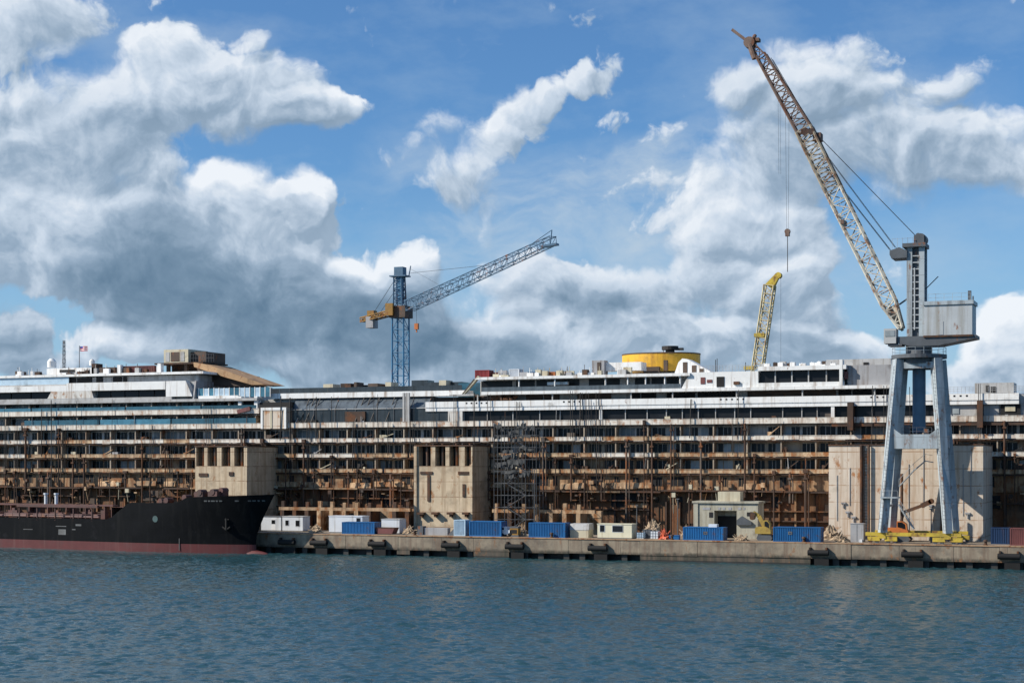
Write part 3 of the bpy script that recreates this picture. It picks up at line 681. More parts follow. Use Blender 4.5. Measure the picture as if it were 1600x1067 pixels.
for a in (660, 682, 706, 730):
    z = Z(802, a, Y)
    MB().box(X(a-5, Y), X(a+5, Y), Y-.9, Y, z-.15, z+.2).box(X(a-1.5, Y), X(a+2, Y), Y-.7, Y, z-.6, z-.15).build('clamp', M['rust'], s)
Y = 255.0
s, xa, xb, zt, zn = sponson(1295, 1536, Y, 696, 700, [], 'paleplate', 'large pale plated sponson behind the portal crane')
for a, b in ((1344, 1349.5), (1356.5, 1360)):
    MB().tube((X((a+b)/2, Y), Y-.35, 3), (X((a+b)/2, Y), Y-.35, zt+.1), (X(b, Y)-X(a, Y))/2, 10).build('riser_pipe', M['rust'], s)
m = MB()
xl0, xl1 = X(1350.3, Y), X(1356, Y)
for z in [3.6 + .45*i for i in range(int((zt-3.6)/.45))]: m.box(xl0, xl1, Y-.16, Y-.1, z, z+.07)
m.box(xl0, xl0+.07, Y-.18, Y-.08, 3.4, zt); m.box(xl1-.07, xl1, Y-.18, Y-.08, 3.4, zt)
m.build('ladder', M['chain'], s)
for px in (1308, 1328, 1420, 1443, 1505, 1517):
    MB().box(X(px, Y)-.05, X(px, Y)+.05, Y-.08, Y, R.uniform(4, 9), R.uniform(12, zt)).build('drain_pipe', M['greybox'], s)
for px, pz in ((1318, 786), (1325, 800), (1512, 802), (1334, 808), (1455, 790)):
    z = Z(pz, px, Y)
    MB().box(X(px, Y)-.35, X(px, Y)+.35, Y-.25, Y, z-.1, z+.15).box(X(px, Y)-.08, X(px, Y)+.08, Y-.2, Y, z-.7, z-.1).build('hose_post', M['greybox'], s)
m = MB().box(X(1470, Y), X(1473, Y), Y-.4, Y, 3.3, Z(776, 1470, Y)); m.build('riser_pipe', M['rust'], s)
for px, pt, pb in ((1330, 629, 672), (1532, 626, 668)):
    MB().box(X(px-4.5), X(px+4.5), Y0-1.0, Y0+.6, Z(pb, px), Z(pt, px)).build('strand_box', M['darkrust'], ship)
MB().box(X(1300), XE, Y0-.25, Y0-.08, 20.75, 21.15).build('deck_underside', M['darkrust'], ship)  # brown strip added to stand for the underside of the deck
# ---- right upper decks
def UB(p0, p1, t, b, d0, d1, name, m, lab=None):
    pm = (p0+p1)/2
    o = MB().box(X(p0, Y0+d0), X(p1, Y0+d0), Y0+d0, Y0+d1, Z(b, pm, Y0+d0), Z(t, pm, Y0+d0)).build(name, M[m], ship)
    if lab: o['label'] = lab
    return o
XR = X(1592)
fas = MB().box(XM, XR, Y0-.10, Y0+.8, 24.68, 25.7).box(XM, XR, Y0+.02, Y0+.8, 24.5, 24.68).box(XM, XR, Y0-.04, Y0+.8, 24.02, 24.5)
fas.build('promenade_fascia', M['white'], ship)
for x0, n in ((X(880), 4), (X(728), 5), (X(1125), 5), (X(1360), 5), (X(1480), 4)):
    for i in range(n): MB().box(x0+i*.95, x0+i*.95+.3, Y0-.13, Y0-.09, 25.25, 25.5).build('scupper', M['dark'], ship)
wx = X(723); segs = [723, 760, 800, 842, 874, 905, 938, 976, 1010, 1040, 1065, 1090, 1117, 1147, 1172, 1222, 1252, 1276, 1301, 1328, 1362, 1395, 1430, 1475]
for a, b in zip(segs, segs[1:]):
    w = MB().box(X(a)+.12, X(b)-.12, Y0+.62, Y0+.75, 22.2, 24.0).build('promenade_window', M['glass'], ship)
for a in segs[1:]:
    wd = .55 if a in (938, 1301) else .13
    MB().box(X(a)-wd/2, X(a)+wd/2, Y0+.05 if wd > .3 else Y0+.4, Y0+.75, 22.2, 24.02).build('window_post', M['white' if wd > .3 else 'greypaint'], ship)
MB().box(XM+.2, X(699), Y0+.2, Y0+.75, 22.35, 24.0).build('promenade_window', M['glassdark'], ship)
MB().box(X(700), X(722.5), Y0-.02, Y0+.75, 22.2, 24.02).build('wall_panel', M['whiterust'], ship)
MB().box(X(1476), X(1560), Y0+.5, Y0+.76, 22.2, 24.02).build('wall_panel', M['greypaint'], ship)
for a, b in ((1478, 1486), (1488, 1498)): MB().box(X(a), X(b), Y0+.4, Y0+.5, 22.6, 23.7).build('promenade_window', M['curtainsheen'], ship)
MB().box(X(1563), X(1594), Y0+.45, Y0+.76, 22.3, 24.0).build('deck_opening', M['dark'], ship)
MB().box(X(1570), X(1586), Y0+.3, Y0+.44, 22.9, 23.7).build('wall_panel', M['beige'], ship)
# deck above the promenade
MB().box(X(740), X(1396), Y0+3, Y0+12, 25.62, 29.4).build('deck_house', M['greypaint'], ship)
for a, b in ((822, 848), (850, 874), (902, 955), (985, 1000), (1002, 1025), (1042, 1086), (1090, 1152), (1168, 1252), (1256, 1306), (1310, 1330), (1332, 1362), (1366, 1394), (742, 800)):
    MB().box(X(a, Y0+2.9), X(b, Y0+2.9), Y0+2.88, Y0+3.0, 25.7, 26.75).build('deck_opening', M['brown' if R.random() < .5 else 'dark'], ship)
MB().box(X(668), X(742), Y0+2.6, Y0+4, 25.75, 26.6).build('deck_opening', M['dark'], ship)
MB().box(X(716, Y0+7), X(752, Y0+7), Y0+7, Y0+10, 26.7, 29.3).build('deck_house', M['bluegl'], ship)
MB().box(X(752), X(1400), Y0-.05, Y0+3.4, 26.8, 27.33).build('deck_edge', M['white'], ship)
MB().box(X(700), X(740), Y0+.5, Y0+2.5, 26.7, 27.0).build('deck_edge', M['greypaint'], ship)
for a in (745, 862, 985, 1050, 1150, 1253, 1366): MB().box(X(a)-.1, X(a)+.1, Y0+.3, Y0+.5, 25.7, 26.8).build('pillar', M['greypaint'], ship)
x = X(752)
for a, b in ((752, 800), (806, 835), (838, 905), (920, 945), (948, 968), (992, 1015), (1018, 1040), (1042, 1060)):
    MB().box(X(a, Y0+2.9), X(b, Y0+2.9), Y0+2.9, Y0+3.0, 27.45, 29.3).build('lounge_window', M['glass'], ship)
for a in (810, 866, 945, 980, 1008, 1038, 1062): MB().tube((X(a), Y0+.35, 27.3), (X(a), Y0+.35, 29.4), .14, 8).build('pillar', M['white'], ship)
MB().box(X(752), X(1062), Y0+.12, Y0+.16, 27.36, 28.1).build('balustrade_glass', M['glassgrey'], ship)
MB().box(X(852), X(884), Y0+.9, Y0+1.6, 28.35, 28.85).build('awning', M['white'], ship)
roof = MB().box(X(750), X(1078), Y0-.1, Y0+24, 29.4, 29.88)
roof.prism([(X(742), 29.55), (X(750), 29.4), (X(750), 29.88)], Y0-.1, Y0+24); roof.build('roof', M['white'], ship)
w = MB(); xa, xb = X(1074), X(1184)
w.prism([(xa-1.1, 27.34), (xb, 27.34), (xb, 29.95), (xa+.3, 29.95), (xa, 29.3)], Y0+.3, Y0+6)
w.build('wall_panel', M['white'], ship)
MB().box(X(1119), X(1131), Y0+.22, Y0+.3, 27.45, 29.15).build('door_opening', M['dark'], ship)
MB().box(X(1094), X(1101), Y0+.22, Y0+.3, 28.0, 29.1).build('lifebuoy_locker', M['contmaroon'], ship)
MB().box(X(1104), X(1112), Y0+.22, Y0+.3, 28.2, 28.7).build('lifebuoy_locker', M['contmaroon'], ship)
MB().box(X(1146), X(1155), Y0+.0, Y0+.3, 27.8, 28.3).build('vent_box', M['rust'], ship)
MB().box(X(1186), X(1311), Y0+.9, Y0+6, 28.0, 29.95).build('lounge_window', M['glass'], ship)
MB().box(X(1184.5), X(1322), Y0-.02, Y0+8, 29.97, 30.65).build('roof', M['white'], ship)
MB().box(X(1184.5), X(1318), Y0+.1, Y0+1.2, 27.34, 27.98).build('deck_edge', M['white'], ship)
for a in (1210, 1236, 1262, 1290): MB().box(X(a)-.1, X(a)+.1, Y0+.6, Y0+.9, 28, 29.96).build('window_post', M['greypaint'], ship)
MB().box(X(1311.5), X(1316.5), Y0-.06, Y0+1.5, 27.34, 31.5).build('pillar', M['white'], ship)
MB().box(X(1322), X(1396), Y0+1.2, Y0+12, 27.34, 30.6).build('deck_house', M['greybox'], ship)
MB().box(X(1318), X(1323), Y0+.4, Y0+1.1, 28.4, 29.6).build('lifebuoy_locker', M['contmaroon'], ship)
UB(1291, 1392, 561, 580, 6, 14, 'deck_house', 'greypaint')
UB(1349, 1357, 566, 574, 5.9, 6, 'door_opening', 'dark')
UB(1284, 1292, 564, 574, 7, 9, 'vent_box', 'brown')
UB(1523, 1584, 598, 614, 4, 9, 'deck_house', 'greypaint')
UB(1540, 1545, 602, 612, 3.9, 4, 'door_opening', 'dark'); UB(1548, 1556, 604, 613, 3.9, 4, 'door_opening', 'dark')
rail = MB()
for a in range(1478, 1600, 6): rail.tube((X(a), Y0+.3, 25.7), (X(a), Y0+.3, 26.8), .03, 4)
for z in (26.2, 26.5, 26.8): rail.tube((X(1478), Y0+.3, z), (X(1600), Y0+.3, z), .03, 4)
rail.build('railing', M['greypaint'], ship)
# roof gear right
gear = []
for i in range(58):
    a = R.uniform(765, 980); y = Y0 + R.uniform(1, 9); w = R.uniform(.3, 1.6); h = R.uniform(.3, 1.3)
    gear.append((MB().box(X(a, y), X(a, y)+w, y, y+R.uniform(.4, 1.4), 29.89, 29.89+h).tube((X(a, y)+w*.4, y+.2, 29.9+h), (X(a, y)+w*.4, y+.2, 30.0+h+R.uniform(0, .9)), .05, 4), R.choice(('greypaint', 'darkrust', 'greybox', 'white', 'beige'))))
for i in range(34):
    a = R.uniform(1188, 1300); y = Y0 + R.uniform(1, 7); w = R.uniform(.3, 1.2); h = R.uniform(.2, .9)
    gear.append((MB().box(X(a, y), X(a, y)+w, y, y+R.uniform(.4, 1.2), 30.66, 30.66+h).tube((X(a, y)+w*.4, y+.2, 30.66+h), (X(a, y)+w*.4, y+.2, 30.8+h), .05, 4), R.choice(('greypaint', 'white', 'white', 'darkrust'))))
for i in range(40):
    a = R.uniform(20, 250); y = Y0 + R.uniform(3, 9); w = R.uniform(.3, 1.4); h = R.uniform(.3, 1.4)
    gear.append((MB().box(X(a, y), X(a, y)+w, y, y+R.uniform(.4, 1.2), 32.2, 32.2+h).tube((X(a, y)+w*.4, y+.2, 32.2+h), (X(a, y)+w*.4, y+.2, 32.4+h+R.uniform(0, 1)), .05, 4), R.choice(('greypaint', 'white', 'darkrust', 'brown'))))
for m, c in gear: m.build('roof_gear', M[c], ship)
UB(925, 944, 563, 586, 4, 6, 'vent_box', 'greybox'); UB(933, 938, 566, 586, 3.9, 4, 'door_opening', 'brown')
UB(941, 1002, 566, 579, 5, 8, 'wall_panel', 'white')
# funnel stump
Yf = Y0 + 15
fx0, fx1 = X(974, Yf), X(1093, Yf); fz0, fz1 = Z(582, 1033, Yf), Z(555, 1033, Yf)
fu = MB().disc(((fx0+fx1)/2, Yf), (fx1-fx0)/2, 5.5, fz0, fz1, 48).build('funnel', M['yellow'], ship)
MB().disc(((fx0+fx1)/2, Yf), (fx1-fx0)/2+.06, 5.56, fz1-.02, fz1+.2, 48).build('rim', M['brown'], fu)
c = (X(1047, Yf), Yf)
MB().disc(c, .8, .8, fz1+.2, fz1+.9, 16).disc(c, 1.5, 1.3, fz1+.9, fz1+1.55, 16).box(c[0]+.9, c[0]+2.4, Yf-.4, Yf+.4, fz1+.8, fz1+1.2).box(c[0]-1.3, c[0]-1.2, Yf, Yf+.1, fz1, fz1+1).build('exhaust', M['cable'], fu)
MB().box(X(1037, Y0+9.4), X(1043, Y0+9.4), Yf-5.7, Yf-5.3, fz0, fz0+1.8).build('hatch', M['brown'], fu)
MB().box(X(1005, Y0+9), X(1030, Y0+9), Yf-6, Yf-5.2, fz0-.3, fz0+.7).build('vent_box', M['brown'], fu)
# white raked mast house right of the funnel
Yh = Y0 + 4
def q(px, py): return (X(px, Yh), Z(py, px, Yh))
MB().prism([q(1053, 586), q(1060, 566), q(1066, 560), q(1074, 561), q(1110, 580), q(1110, 586)], Yh, Yh+3).build('mast_house', M['white'], ship)
for a, t in ((1067, 566), (1081, 571), (1093, 576)): MB().box(X(a, Yh), X(a+7, Yh), Yh-.06, Yh, Z(583, a, Yh), Z(t, a, Yh)).build('door_opening', M['brown'], ship)
for a, t in ((1118, 562), (1120.5, 560), (1165, 566)): MB().tube((X(a, Yh), Yh, 29.8), (X(a, Yh), Yh, Z(t, a, Yh)), .06, 5).build('antenna', M['cable'], ship)
r2 = MB()
for a in range(1098, 1190, 5): r2.tube((X(a), Y0+.5, 29.95), (X(a), Y0+.5, 31.0), .03, 4)
for z in (30.4, 30.7, 31.0): r2.tube((X(1098), Y0+.5, z), (X(1190), Y0+.5, z), .025, 4)
r2.build('railing', M['greypaint'], ship)
# ladder and wreck pieces at the break of the right decks
MB().beam((X(720), Y0+1.2, 27.0), (X(745), Y0+1.2, 30.1), .8, .35).build('gangway', M['beige'], ship)
MB().beam((X(718), Y0+1.0, 26.8), (X(738), Y0+1.0, 29.6), .5, .15).build('gangway', M['brown'], ship)
m = MB()
for i in range(12):
    a = R.uniform(778, 800); m.beam((X(a), Y0+R.uniform(.2, 1.5), 25.8), (X(a)+R.uniform(-1, 1), Y0+R.uniform(.5, 2), 26.2+R.uniform(.2, .8)), .5, .35)
m.build('debris', M['rust'], ship)
# ---- middle: glazed pool hall
MB().box(X(412), X(722), Y0+1.9, Y0+5, 26.8, 27.75).build('rail_band', M['white'], ship)
segs = [452, 487, 520, 552, 585, 612, 638, XM]
segs = [X(s) if s > 0 else s for s in segs]
for a, b in zip(segs, segs[1:]):
    m = MB(); m.add([(a+.06, Y0+.9, 24.75), (b-.06, Y0+.9, 24.75), (b-.06, Y0+2.6, 26.8), (a+.06, Y0+2.6, 26.8), (a+.06, Y0+1.1, 24.75), (b-.06, Y0+1.1, 24.75), (b-.06, Y0+2.8, 26.8), (a+.06, Y0+2.8, 26.8)],
        [(0,1,2,3), (7,6,5,4), (0,4,5,1), (1,5,6,2), (2,6,7,3), (3,7,4,0)]); m.build('sloping_glass', M['glassgrey'], ship)
    MB().box(a+.06, b-.06, Y0+.92, Y0+1.1, 22.25, 24.6).build('hall_window', M['glassdark'], ship)
    MB().box(b-.06, b+.06, Y0+.8, Y0+1.2, 22.2, 24.75).build('window_post', M['cranedark'], ship)
    MB().beam((b, Y0+.86, 24.75), (b, Y0+2.56, 26.8), .12, .12).build('rafter', M['cranedark'], ship)
MB().box(X(451), XM, Y0+.78, Y0+1.2, 24.6, 24.75).build('transom', M['greypaint'], ship)
for a in (470, 478, 487, 556, 566, 580, 604):
    MB().tube((X(a+6), Y0+1.9, 26.8), (X(a-3), Y0+.4, 22.3), .09, 5).build('hanging_cable', M['cable'], ship)
MB().box(X(453), X(492), Y0+.5, Y0+.9, 22.25, 22.75).build('debris', M['dark'], ship)
MB().box(X(536), X(568), Y0+.6, Y0+.9, 22.4, 24.2).build('burnt_panel', M['darkrust'], ship)
for a, w in ((630, .35), (634, .2), (637, .5)): MB().box(X(a)-w/2, X(a)+w/2, Y0+.1, Y0+.5, 21.6, 27.4).build('cable_tray', M['greypaint'], ship)
bx = MB().box(X(409), X(450), Y0-.4, Y0+2, 21.2, 25.1).build('plated_box', M['paleplate'], ship)
for a in (409.5, 446): MB().box(X(a), X(a+3), Y0-.5, Y0-.39, 21.2, 25.1).build('frame', M['white'], bx)
MB().box(X(412.8), X(445.8), Y0-.5, Y0-.39, 24.6, 25.1).build('frame', M['white'], bx)
MB().box(X(424), X(427), Y0-.48, Y0-.39, 21.3, 24.5).build('stay', M['beige'], bx)
MB().box(X(404), X(452), Y0+.4, Y0+3, 25.15, 26.1).build('deck_opening', M['dark'], ship)
# windscreens along the pool deck
for i, a in enumerate(range(303, 420, 8)):
    MB().box(X(a, Y0+1), X(a+6.5, Y0+1), Y0+1, Y0+1.08, 27.2, 28.9).build('windscreen', M['bluegl' if R.random() < .65 else 'paleblue'], ship)
    MB().box(X(a+6.7, Y0+1), X(a+7.8, Y0+1), Y0+.95, Y0+1.1, 27.1, 29.0).build('post', M['white'], ship)
for i, a in enumerate(range(422, 720, 15)):
    MB().box(X(a, Y0+3), X(a+14.6, Y0+3), Y0+3, Y0+3.08, 27.75, 28.75).build('windscreen', M['glassdark'], ship)
for a, b, t, bb, d, c in ((560, 612, 601, 612, 12, 'glassdark'), (643, 668, 594, 610, 12, 'glassdark'), (668, 722, 597, 610, 12, 'glassdark'), (505, 520, 600, 612, 9, 'beige'), (532, 548, 599, 610, 9, 'darkrust'), (602, 611, 597, 606, 10, 'beige'), (686, 697, 594, 604, 10, 'beige'), (553, 557, 597, 608, 9, 'brown'), (575, 590, 599, 608, 9, 'brown')):
    UB(a, b, t, bb, d, d+3, 'deck_cabin', c)
# ---- left upper decks
MB().box(XW, X(402), Y0-.15, Y0+2, 26.45, 26.95).build('deck_edge', M['greypaint'], ship)
MB().box(XW, X(300), Y0+1.4, Y0+30, 26.95, 30.3).build('deck_house', M['greypaint'], ship)
f = MB().box(XW, X(104), Y0, Y0+1.4, 28.85, 29.95).box(X(104), X(258), Y0, Y0+1.4, 28.85, 30.4)
f.build('upper_fascia', M['white'], ship)
MB().box(XW, X(268), Y0+.02, Y0+1.4, 26.95, 27.45).build('window_sill', M['greypaint'], ship)
f = MB().prism([(X(74), 27.46), (X(146), 27.46), (X(143), 28.84), (X(80), 28.84)], Y0+.01, Y0+1.4).build('wall_panel', M['whiterust'], ship)
f = MB().prism([(X(259), 27.46), (X(300), 27.46), (X(290), 30.4), (X(259), 30.4)], Y0+.03, Y0+1.4).build('wall_panel', M['white'], ship)
MB().prism_x([(Y0+.1, 26.96), (Y0+8, 26.96), (Y0+8, 30.4), (Y0+.9, 30.4)], X(300.5), X(302.5)).build('shaded_end', M['greybox'], ship)  # grey slab: shade on the white block's end, set by colour
for a, b in ((-60, -22), (-20, 12), (14, 43), (45, 73), (148, 168), (170, 190), (192, 212), (214, 236), (238, 257)):
    MB().box(X(a), X(b), Y0+.95, Y0+1.2, 27.46, 28.8).build('lounge_window', M['glass'], ship)
MB().box(XW, X(100), Y0+1.5, Y0+1.6, 30.3, 31.75).build('windscreen', M['paleblue'], ship)
MB().box(X(105), X(300), Y0+2.2, Y0+20, 30.3, 31.6).build('deck_house', M['greypaint'], ship)
for a, b in ((104, 118), (120, 143), (150, 160), (176, 190), (192, 198)): MB().box(X(a, Y0+2), X(b, Y0+2), Y0+2.05, Y0+2.2, 30.5, 31.5).build('deck_opening', M['dark'], ship)
MB().box(XW, X(312), Y0+1.2, Y0+22, 31.75, 32.2).build('roof', M['white'], ship)
UB(73, 148, 575, 588, 6, 12, 'deck_house', 'white'); UB(93, 116, 577.5, 581.5, 5.9, 6, 'deck_opening', 'dark')
UB(155, 180, 574, 584, 6, 9, 'vent_box', 'brown'); UB(143, 151, 568, 584, 6, 8, 'vent_box', 'rust'); UB(183, 188, 570, 588, 5, 6, 'pillar', 'white')
UB(246, 251, 568, 590, 5, 6, 'pillar', 'white')
a = MB(); c = (X(81, Y0+8), Y0+8); zb = Z(574, 81, Y0+8)
a.disc(c, .9, .9, zb, zb+1.2, 16); a.disc(c, .9, .9, zb+1.2, zb+1.75, 16, 0, .45); a.build('radome', M['white'], ship)
a = MB(); c = (X(144, Y0+8), Y0+8); zb = Z(571, 144, Y0+8)
a.disc(c, .55, .55, zb, zb+.9, 14); a.disc(c, .55, .55, zb+.9, zb+1.25, 14, 0, .4); a.build('radome', M['white'], ship)
a = MB(); c = (X(100, Y0+8), Y0+8, 32); a.lattice(c, (c[0], c[1], Z(532, 100, Y0+8)), .55, .55, 9, .05, .03, w2=.3, h2=.3); a.build('mast', M['cranedark'], ship)
a = MB(); c = (X(124, Y0+8), Y0+8, 32); a.tube(c, (c[0], c[1], Z(540, 124, Y0+8)), .07, 6); a.build('flagpole', M['cranedark'], ship)
# remains of the control house and slide roof
Yh = Y0 + 8
x0, x1 = X(256, Yh), X(294, Yh); z0, z1 = Z(567, 275, Yh), Z(546, 275, Yh)
ch = MB().box(x0, x1, Yh, Yh+7, z0, z1).build('control_house', M['beige'], ship)
for a, b in ((259, 265), (267, 280), (282, 288)): MB().box(X(a, Yh), X(b, Yh), Yh-.06, Yh, z0+.3, z1-.5).build('panel', M['brown' if a == 267 else 'greypaint'], ch)
MB().box(x1, x1+3.4, Yh+1, Yh+8, z0, z1-.5).build('shaded_side', M['brown'], ch)  # added brown block: the house's shaded right side put into colour
MB().box(x0-1.5, x1+4, Yh-1, Yh+8, z0-.3, z0).build('platform', M['darkrust'], ch)
for a in (262, 290): MB().box(X(a, Yh)-.3, X(a, Yh)+.3, Yh, Yh+.6, 32.2, z0-.3).build('pillar', M['brown'], ch)
MB().box(x0+.5, x1+2, Yh+2, Yh+6, 32.2, z0-.3).build('core', M['darkrust'], ch)
r3 = MB()
for a in range(298, 336, 4): r3.tube((X(a, Yh), Yh, z0), (X(a, Yh), Yh, z0+1.6), .03, 4)
for k in (.8, 1.6): r3.tube((X(298, Yh), Yh, z0+k), (X(334, Yh), Yh, z0+k), .03, 4)
r3.build('railing', M['galv'], ch)
def q(px, py): return (X(px, Yh), Z(py, px, Yh))
MB().prism([q(311, 567), q(335, 571), q(378, 586), q(421, 601), q(402, 602), q(360, 590), q(312, 574)], Yh-2, Yh+6).build('slide_roof', M['brownroof'], ship)
MB().prism([q(312, 575), q(360, 591), q(400, 603), q(340, 604), q(318, 596)], Yh-1, Yh+5).build('underside_shade', M['brown'], ship)  # dark brown fill paints the shade under the slide roof
# openings and cloth left of the white box
UB(377, 397, 622, 643, .9, 1.8, 'deck_opening', 'dark'); UB(372, 377, 619, 648, .2, 1.8, 'pillar', 'white'); UB(397, 402, 619, 648, .2, 1.8, 'pillar', 'white')
UB(310, 372, 618, 627, .3, 1.6, 'wall_panel', 'white')
for a in (318, 330, 345, 356): UB(a, a+5, 629, 645, .9, 1.8, 'deck_opening', 'dark')
MB().beam((X(372), Y0-.1, zA2-.1), (X(392), Y0-.2, zA2+.5), .5, .7).build('red_tarpaulin', M['contmaroon'], ship)
# ---------------------------------------------------------------- portal crane on the quay
def portal_crane():
    YF, YR = 243.4, 251.6; YC = 247.5
    xl, xr = X(1379, YF), X(1481, YF); xc = (xl + xr) / 2
    t = thing('portal_crane', 'tall grey blue portal crane with a rust topped lattice boom on the quay', 'crane', (xc, YC, QZ))
    ztop = Z(556, 1436, YC)
    # yellow bogie girders with wheels
    for Y in (YF, YR):
        g = MB().box(xl-2.4, xr+1.9, Y-.35, Y+.35, QZ+1.05, QZ+1.55).build('bogie_girder', M['yelcrane'], t)
        for s, x in ((-1, xl), (1, xr)):
            m = MB().box(x-2.1, x-.35, Y-.32, Y+.32, QZ+.32, QZ+.95).box(x+.35, x+2.1, Y-.32, Y+.32, QZ+.32, QZ+.95).box(x-.5, x+.5, Y-.45, Y+.45, QZ+.7, QZ+1.04)
            b = m.build('bogie', M['yelcrane'], g)
            for dx in (-1.75, -.8, .8, 1.75): MB().tube((x+dx, Y-.2, QZ+.3), (x+dx, Y+.2, QZ+.3), .3, 12).build('wheel', M['cranedark'], g)
    for x in (xl, xr): MB().box(x-.3, x+.3, YF+.36, YR-.36, QZ+1.1, QZ+1.6).build('sill_beam', M['yelcrane'], t)
    # legs lean in to the ring under the turntable
    tops = {}
    for sx, xb in ((-1, xl), (1, xr)):
        for sy, yb in ((-1, YF), (1, YR)):
            a = Vector((xb, yb, QZ+1.5)); b = Vector((xc + sx*2.7, YC + sy*2.2, ztop - .6))
            MB().beam(a, b, 1.0, 1.15, up=(0, 1, 0), w2=1.15, h2=1.9, turn=math.radians(30)).build('leg', M['cranegrey'], t)
            tops[(sx, sy)] = (a, b)
    for k in ((-1, -1), (1, -1)):
        a, b = tops[k]; o = Vector((-.25, -.85, 0)); m = MB(); n = 44
        for dx in (-.22, .22): m.tube(a+o+Vector((dx, 0, .5)), b+o+Vector((dx, 0, -1)), .035, 4)
        for i in range(n+1):
            q = (a+o+Vector((0, 0, .5))).lerp(b+o+Vector((0, 0, -1)), i/n); m.tube(q-Vector((.22, 0, 0)), q+Vector((.22, 0, 0)), .025, 4)
        m.build('leg_ladder', M['cranedark'], t)
    def lp(sx, sy, z):
        a, b = tops[(sx, sy)]; return a.lerp(b, (z - a.z) / (b.z - a.z))
    zc0, zc1 = Z(701, 1436, YC), Z(679, 1436, YC)
    for sy in (-1, 1):
        a, b = lp(-1, sy, (zc0+zc1)/2), lp(1, sy, (zc0+zc1)/2)
        m = MB(); y = a.y
        m.prism([(a.x, zc0), (b.x, zc0), (b.x, zc1+1.2), (b.x-1.6, zc1), (a.x+1.6, zc1), (a.x, zc1+1.2)], y-.55, y+.55)
        m.build('cross_beam', M['cranegrey'], t)
        zh = Z(572, 1436, YC); a, b = lp(-1, sy, zh), lp(1, sy, zh)
        MB().box(a.x+.3, b.x-.3, a.y-.5, a.y+.5, zh-.45, zh+.45).build('cross_beam', M['cranegrey'], t)
    for sx in (-1, 1):
        zm = (zc0+zc1)/2; a, b = lp(sx, -1, zm), lp(sx, 1, zm)
        MB().box(a.x-.5, a.x+.5, a.y+.5, b.y-.5, zm-.9, zm+.9).build('side_beam', M['cranegrey'], t)
        zh = Z(572, 1436, YC); a, b = lp(sx, -1, zh), lp(sx, 1, zh)
        MB().box(a.x-.45, a.x+.45, a.y+.5, b.y-.5, zh-.5, zh+.5).build('side_beam', M['cranegrey'], t)
        zh = Z(790, 1436, YC); a, b = lp(sx, -1, zh), lp(sx, 1, zh)
        MB().beam(a, b, .35, .35).build('side_beam', M['cranegrey'], t)
    # king post hanging in the portal, cage platform, stairs
    MB().disc((xc, YC), .95, .95, Z(676, 1436, YC), ztop-.5, 20).build('king_post', M['towergrey'], t)
    zp = Z(680, 1436, YC)
    m = MB().box(xc-2.1, xc+2.1, YC-2.4, YC+1.5, zp-.12, zp)
    for x in (-2.1, -1.05, 0, 1.05, 2.1): m.tube((xc+x, YC-2.4, zp), (xc+x, YC-2.4, zp+1.1), .035, 4)
    for k in (.55, 1.1): m.tube((xc-2.1, YC-2.4, zp+k), (xc+2.1, YC-2.4, zp+k), .03, 4)
    m.box(xc-1.9, xc-1.1, YC-1.8, YC-1, zp, zp+1.5).box(xc+.9, xc+1.6, YC-1.8, YC-1.1, zp, zp+.9)
    m.build('cage_platform', M['cranedark'], t)
    m = MB()
    pts = [P(1405, 760, YC+1), P(1428, 735, YC+1), P(1446, 720, YC+1), P(1458, 722, YC+1)]
    for a, b in zip(pts, pts[1:]): m.beam(a, b, .9, .12)
    for a, b in zip(pts, pts[1:]): m.tube(a+Vector((0, -.45, 1)), b+Vector((0, -.45, 1)), .035, 4); m.tube(a+Vector((0, -.45, 0)), a+Vector((0, -.45, 1)), .03, 4)
    m.build('stairway', M['cranegrey'], t)
    m = MB()
    pts = [P(1404, 788, YC), P(1428, 826, YC)]
    m.beam(pts[0], pts[1], .9, .2); m.tube(pts[0]+Vector((0, -.45, 1)), pts[1]+Vector((0, -.45, 1)), .04, 4)
    for i in range(9):
        q = pts[0].lerp(pts[1], i/8); m.tube(q+Vector((0, -.45, 0)), q+Vector((0, -.45, 1)), .03, 4)
    m.build('stairway', M['cranegrey'], t)
    m = MB(); m.tube(P(1409, 740, YC+2), P(1409, 830, YC+2), .22, 8); m.build('cable_drum_post', M['rust'], t)
    # left leg landing
    m = MB().box(X(1377, YF), X(1405, YF), YF-1.0, YF+1.2, Z(777, 1390, YF)-.1, Z(777, 1390, YF)+.1)
    for a in (1378, 1391, 1404): m.tube((X(a, YF), YF-1, Z(777, 1390, YF)), (X(a, YF), YF-1, Z(777, 1390, YF)+1.0), .035, 4)
    m.tube((X(1378, YF), YF-1, Z(777, 1390, YF)+1.), (X(1404, YF), YF-1, Z(777, 1390, YF)+1.), .035, 4)
    m.build('landing', M['cranegrey'], t)
    # slewing ring and platform
    m = MB().disc((xc, YC), 3.1, 3.1, ztop-1.2, ztop-.45, 32).disc((xc, YC), 3.95, 3.95, ztop-.44, ztop+.1, 32); m.build('slewing_platform', M['cranedark'], t)
    m = MB()
    for i in range(20):
        a = 2*math.pi*i/20; c = (xc+3.85*math.cos(a), YC+3.85*math.sin(a)); m.tube((*c, ztop+.1), (*c, ztop+1.1), .03, 4)
        b = 2*math.pi*(i+1)/20; d = (xc+3.85*math.cos(b), YC+3.85*math.sin(b))
        m.tube((*c, ztop+1.1), (*d, ztop+1.1), .03, 4); m.tube((*c, ztop+.6), (*d, ztop+.6), .025, 4)
    m.build('railing', M['cranegrey'], t)
    MB().disc((xc, YC), 1.9, 1.9, ztop+.1, Z(540, 1436, YC), 24).build('slewing_column', M['cranedark'], t)
    # upper works
    zf = Z(527, 1436, YC); zu = Z(542, 1436, YC)
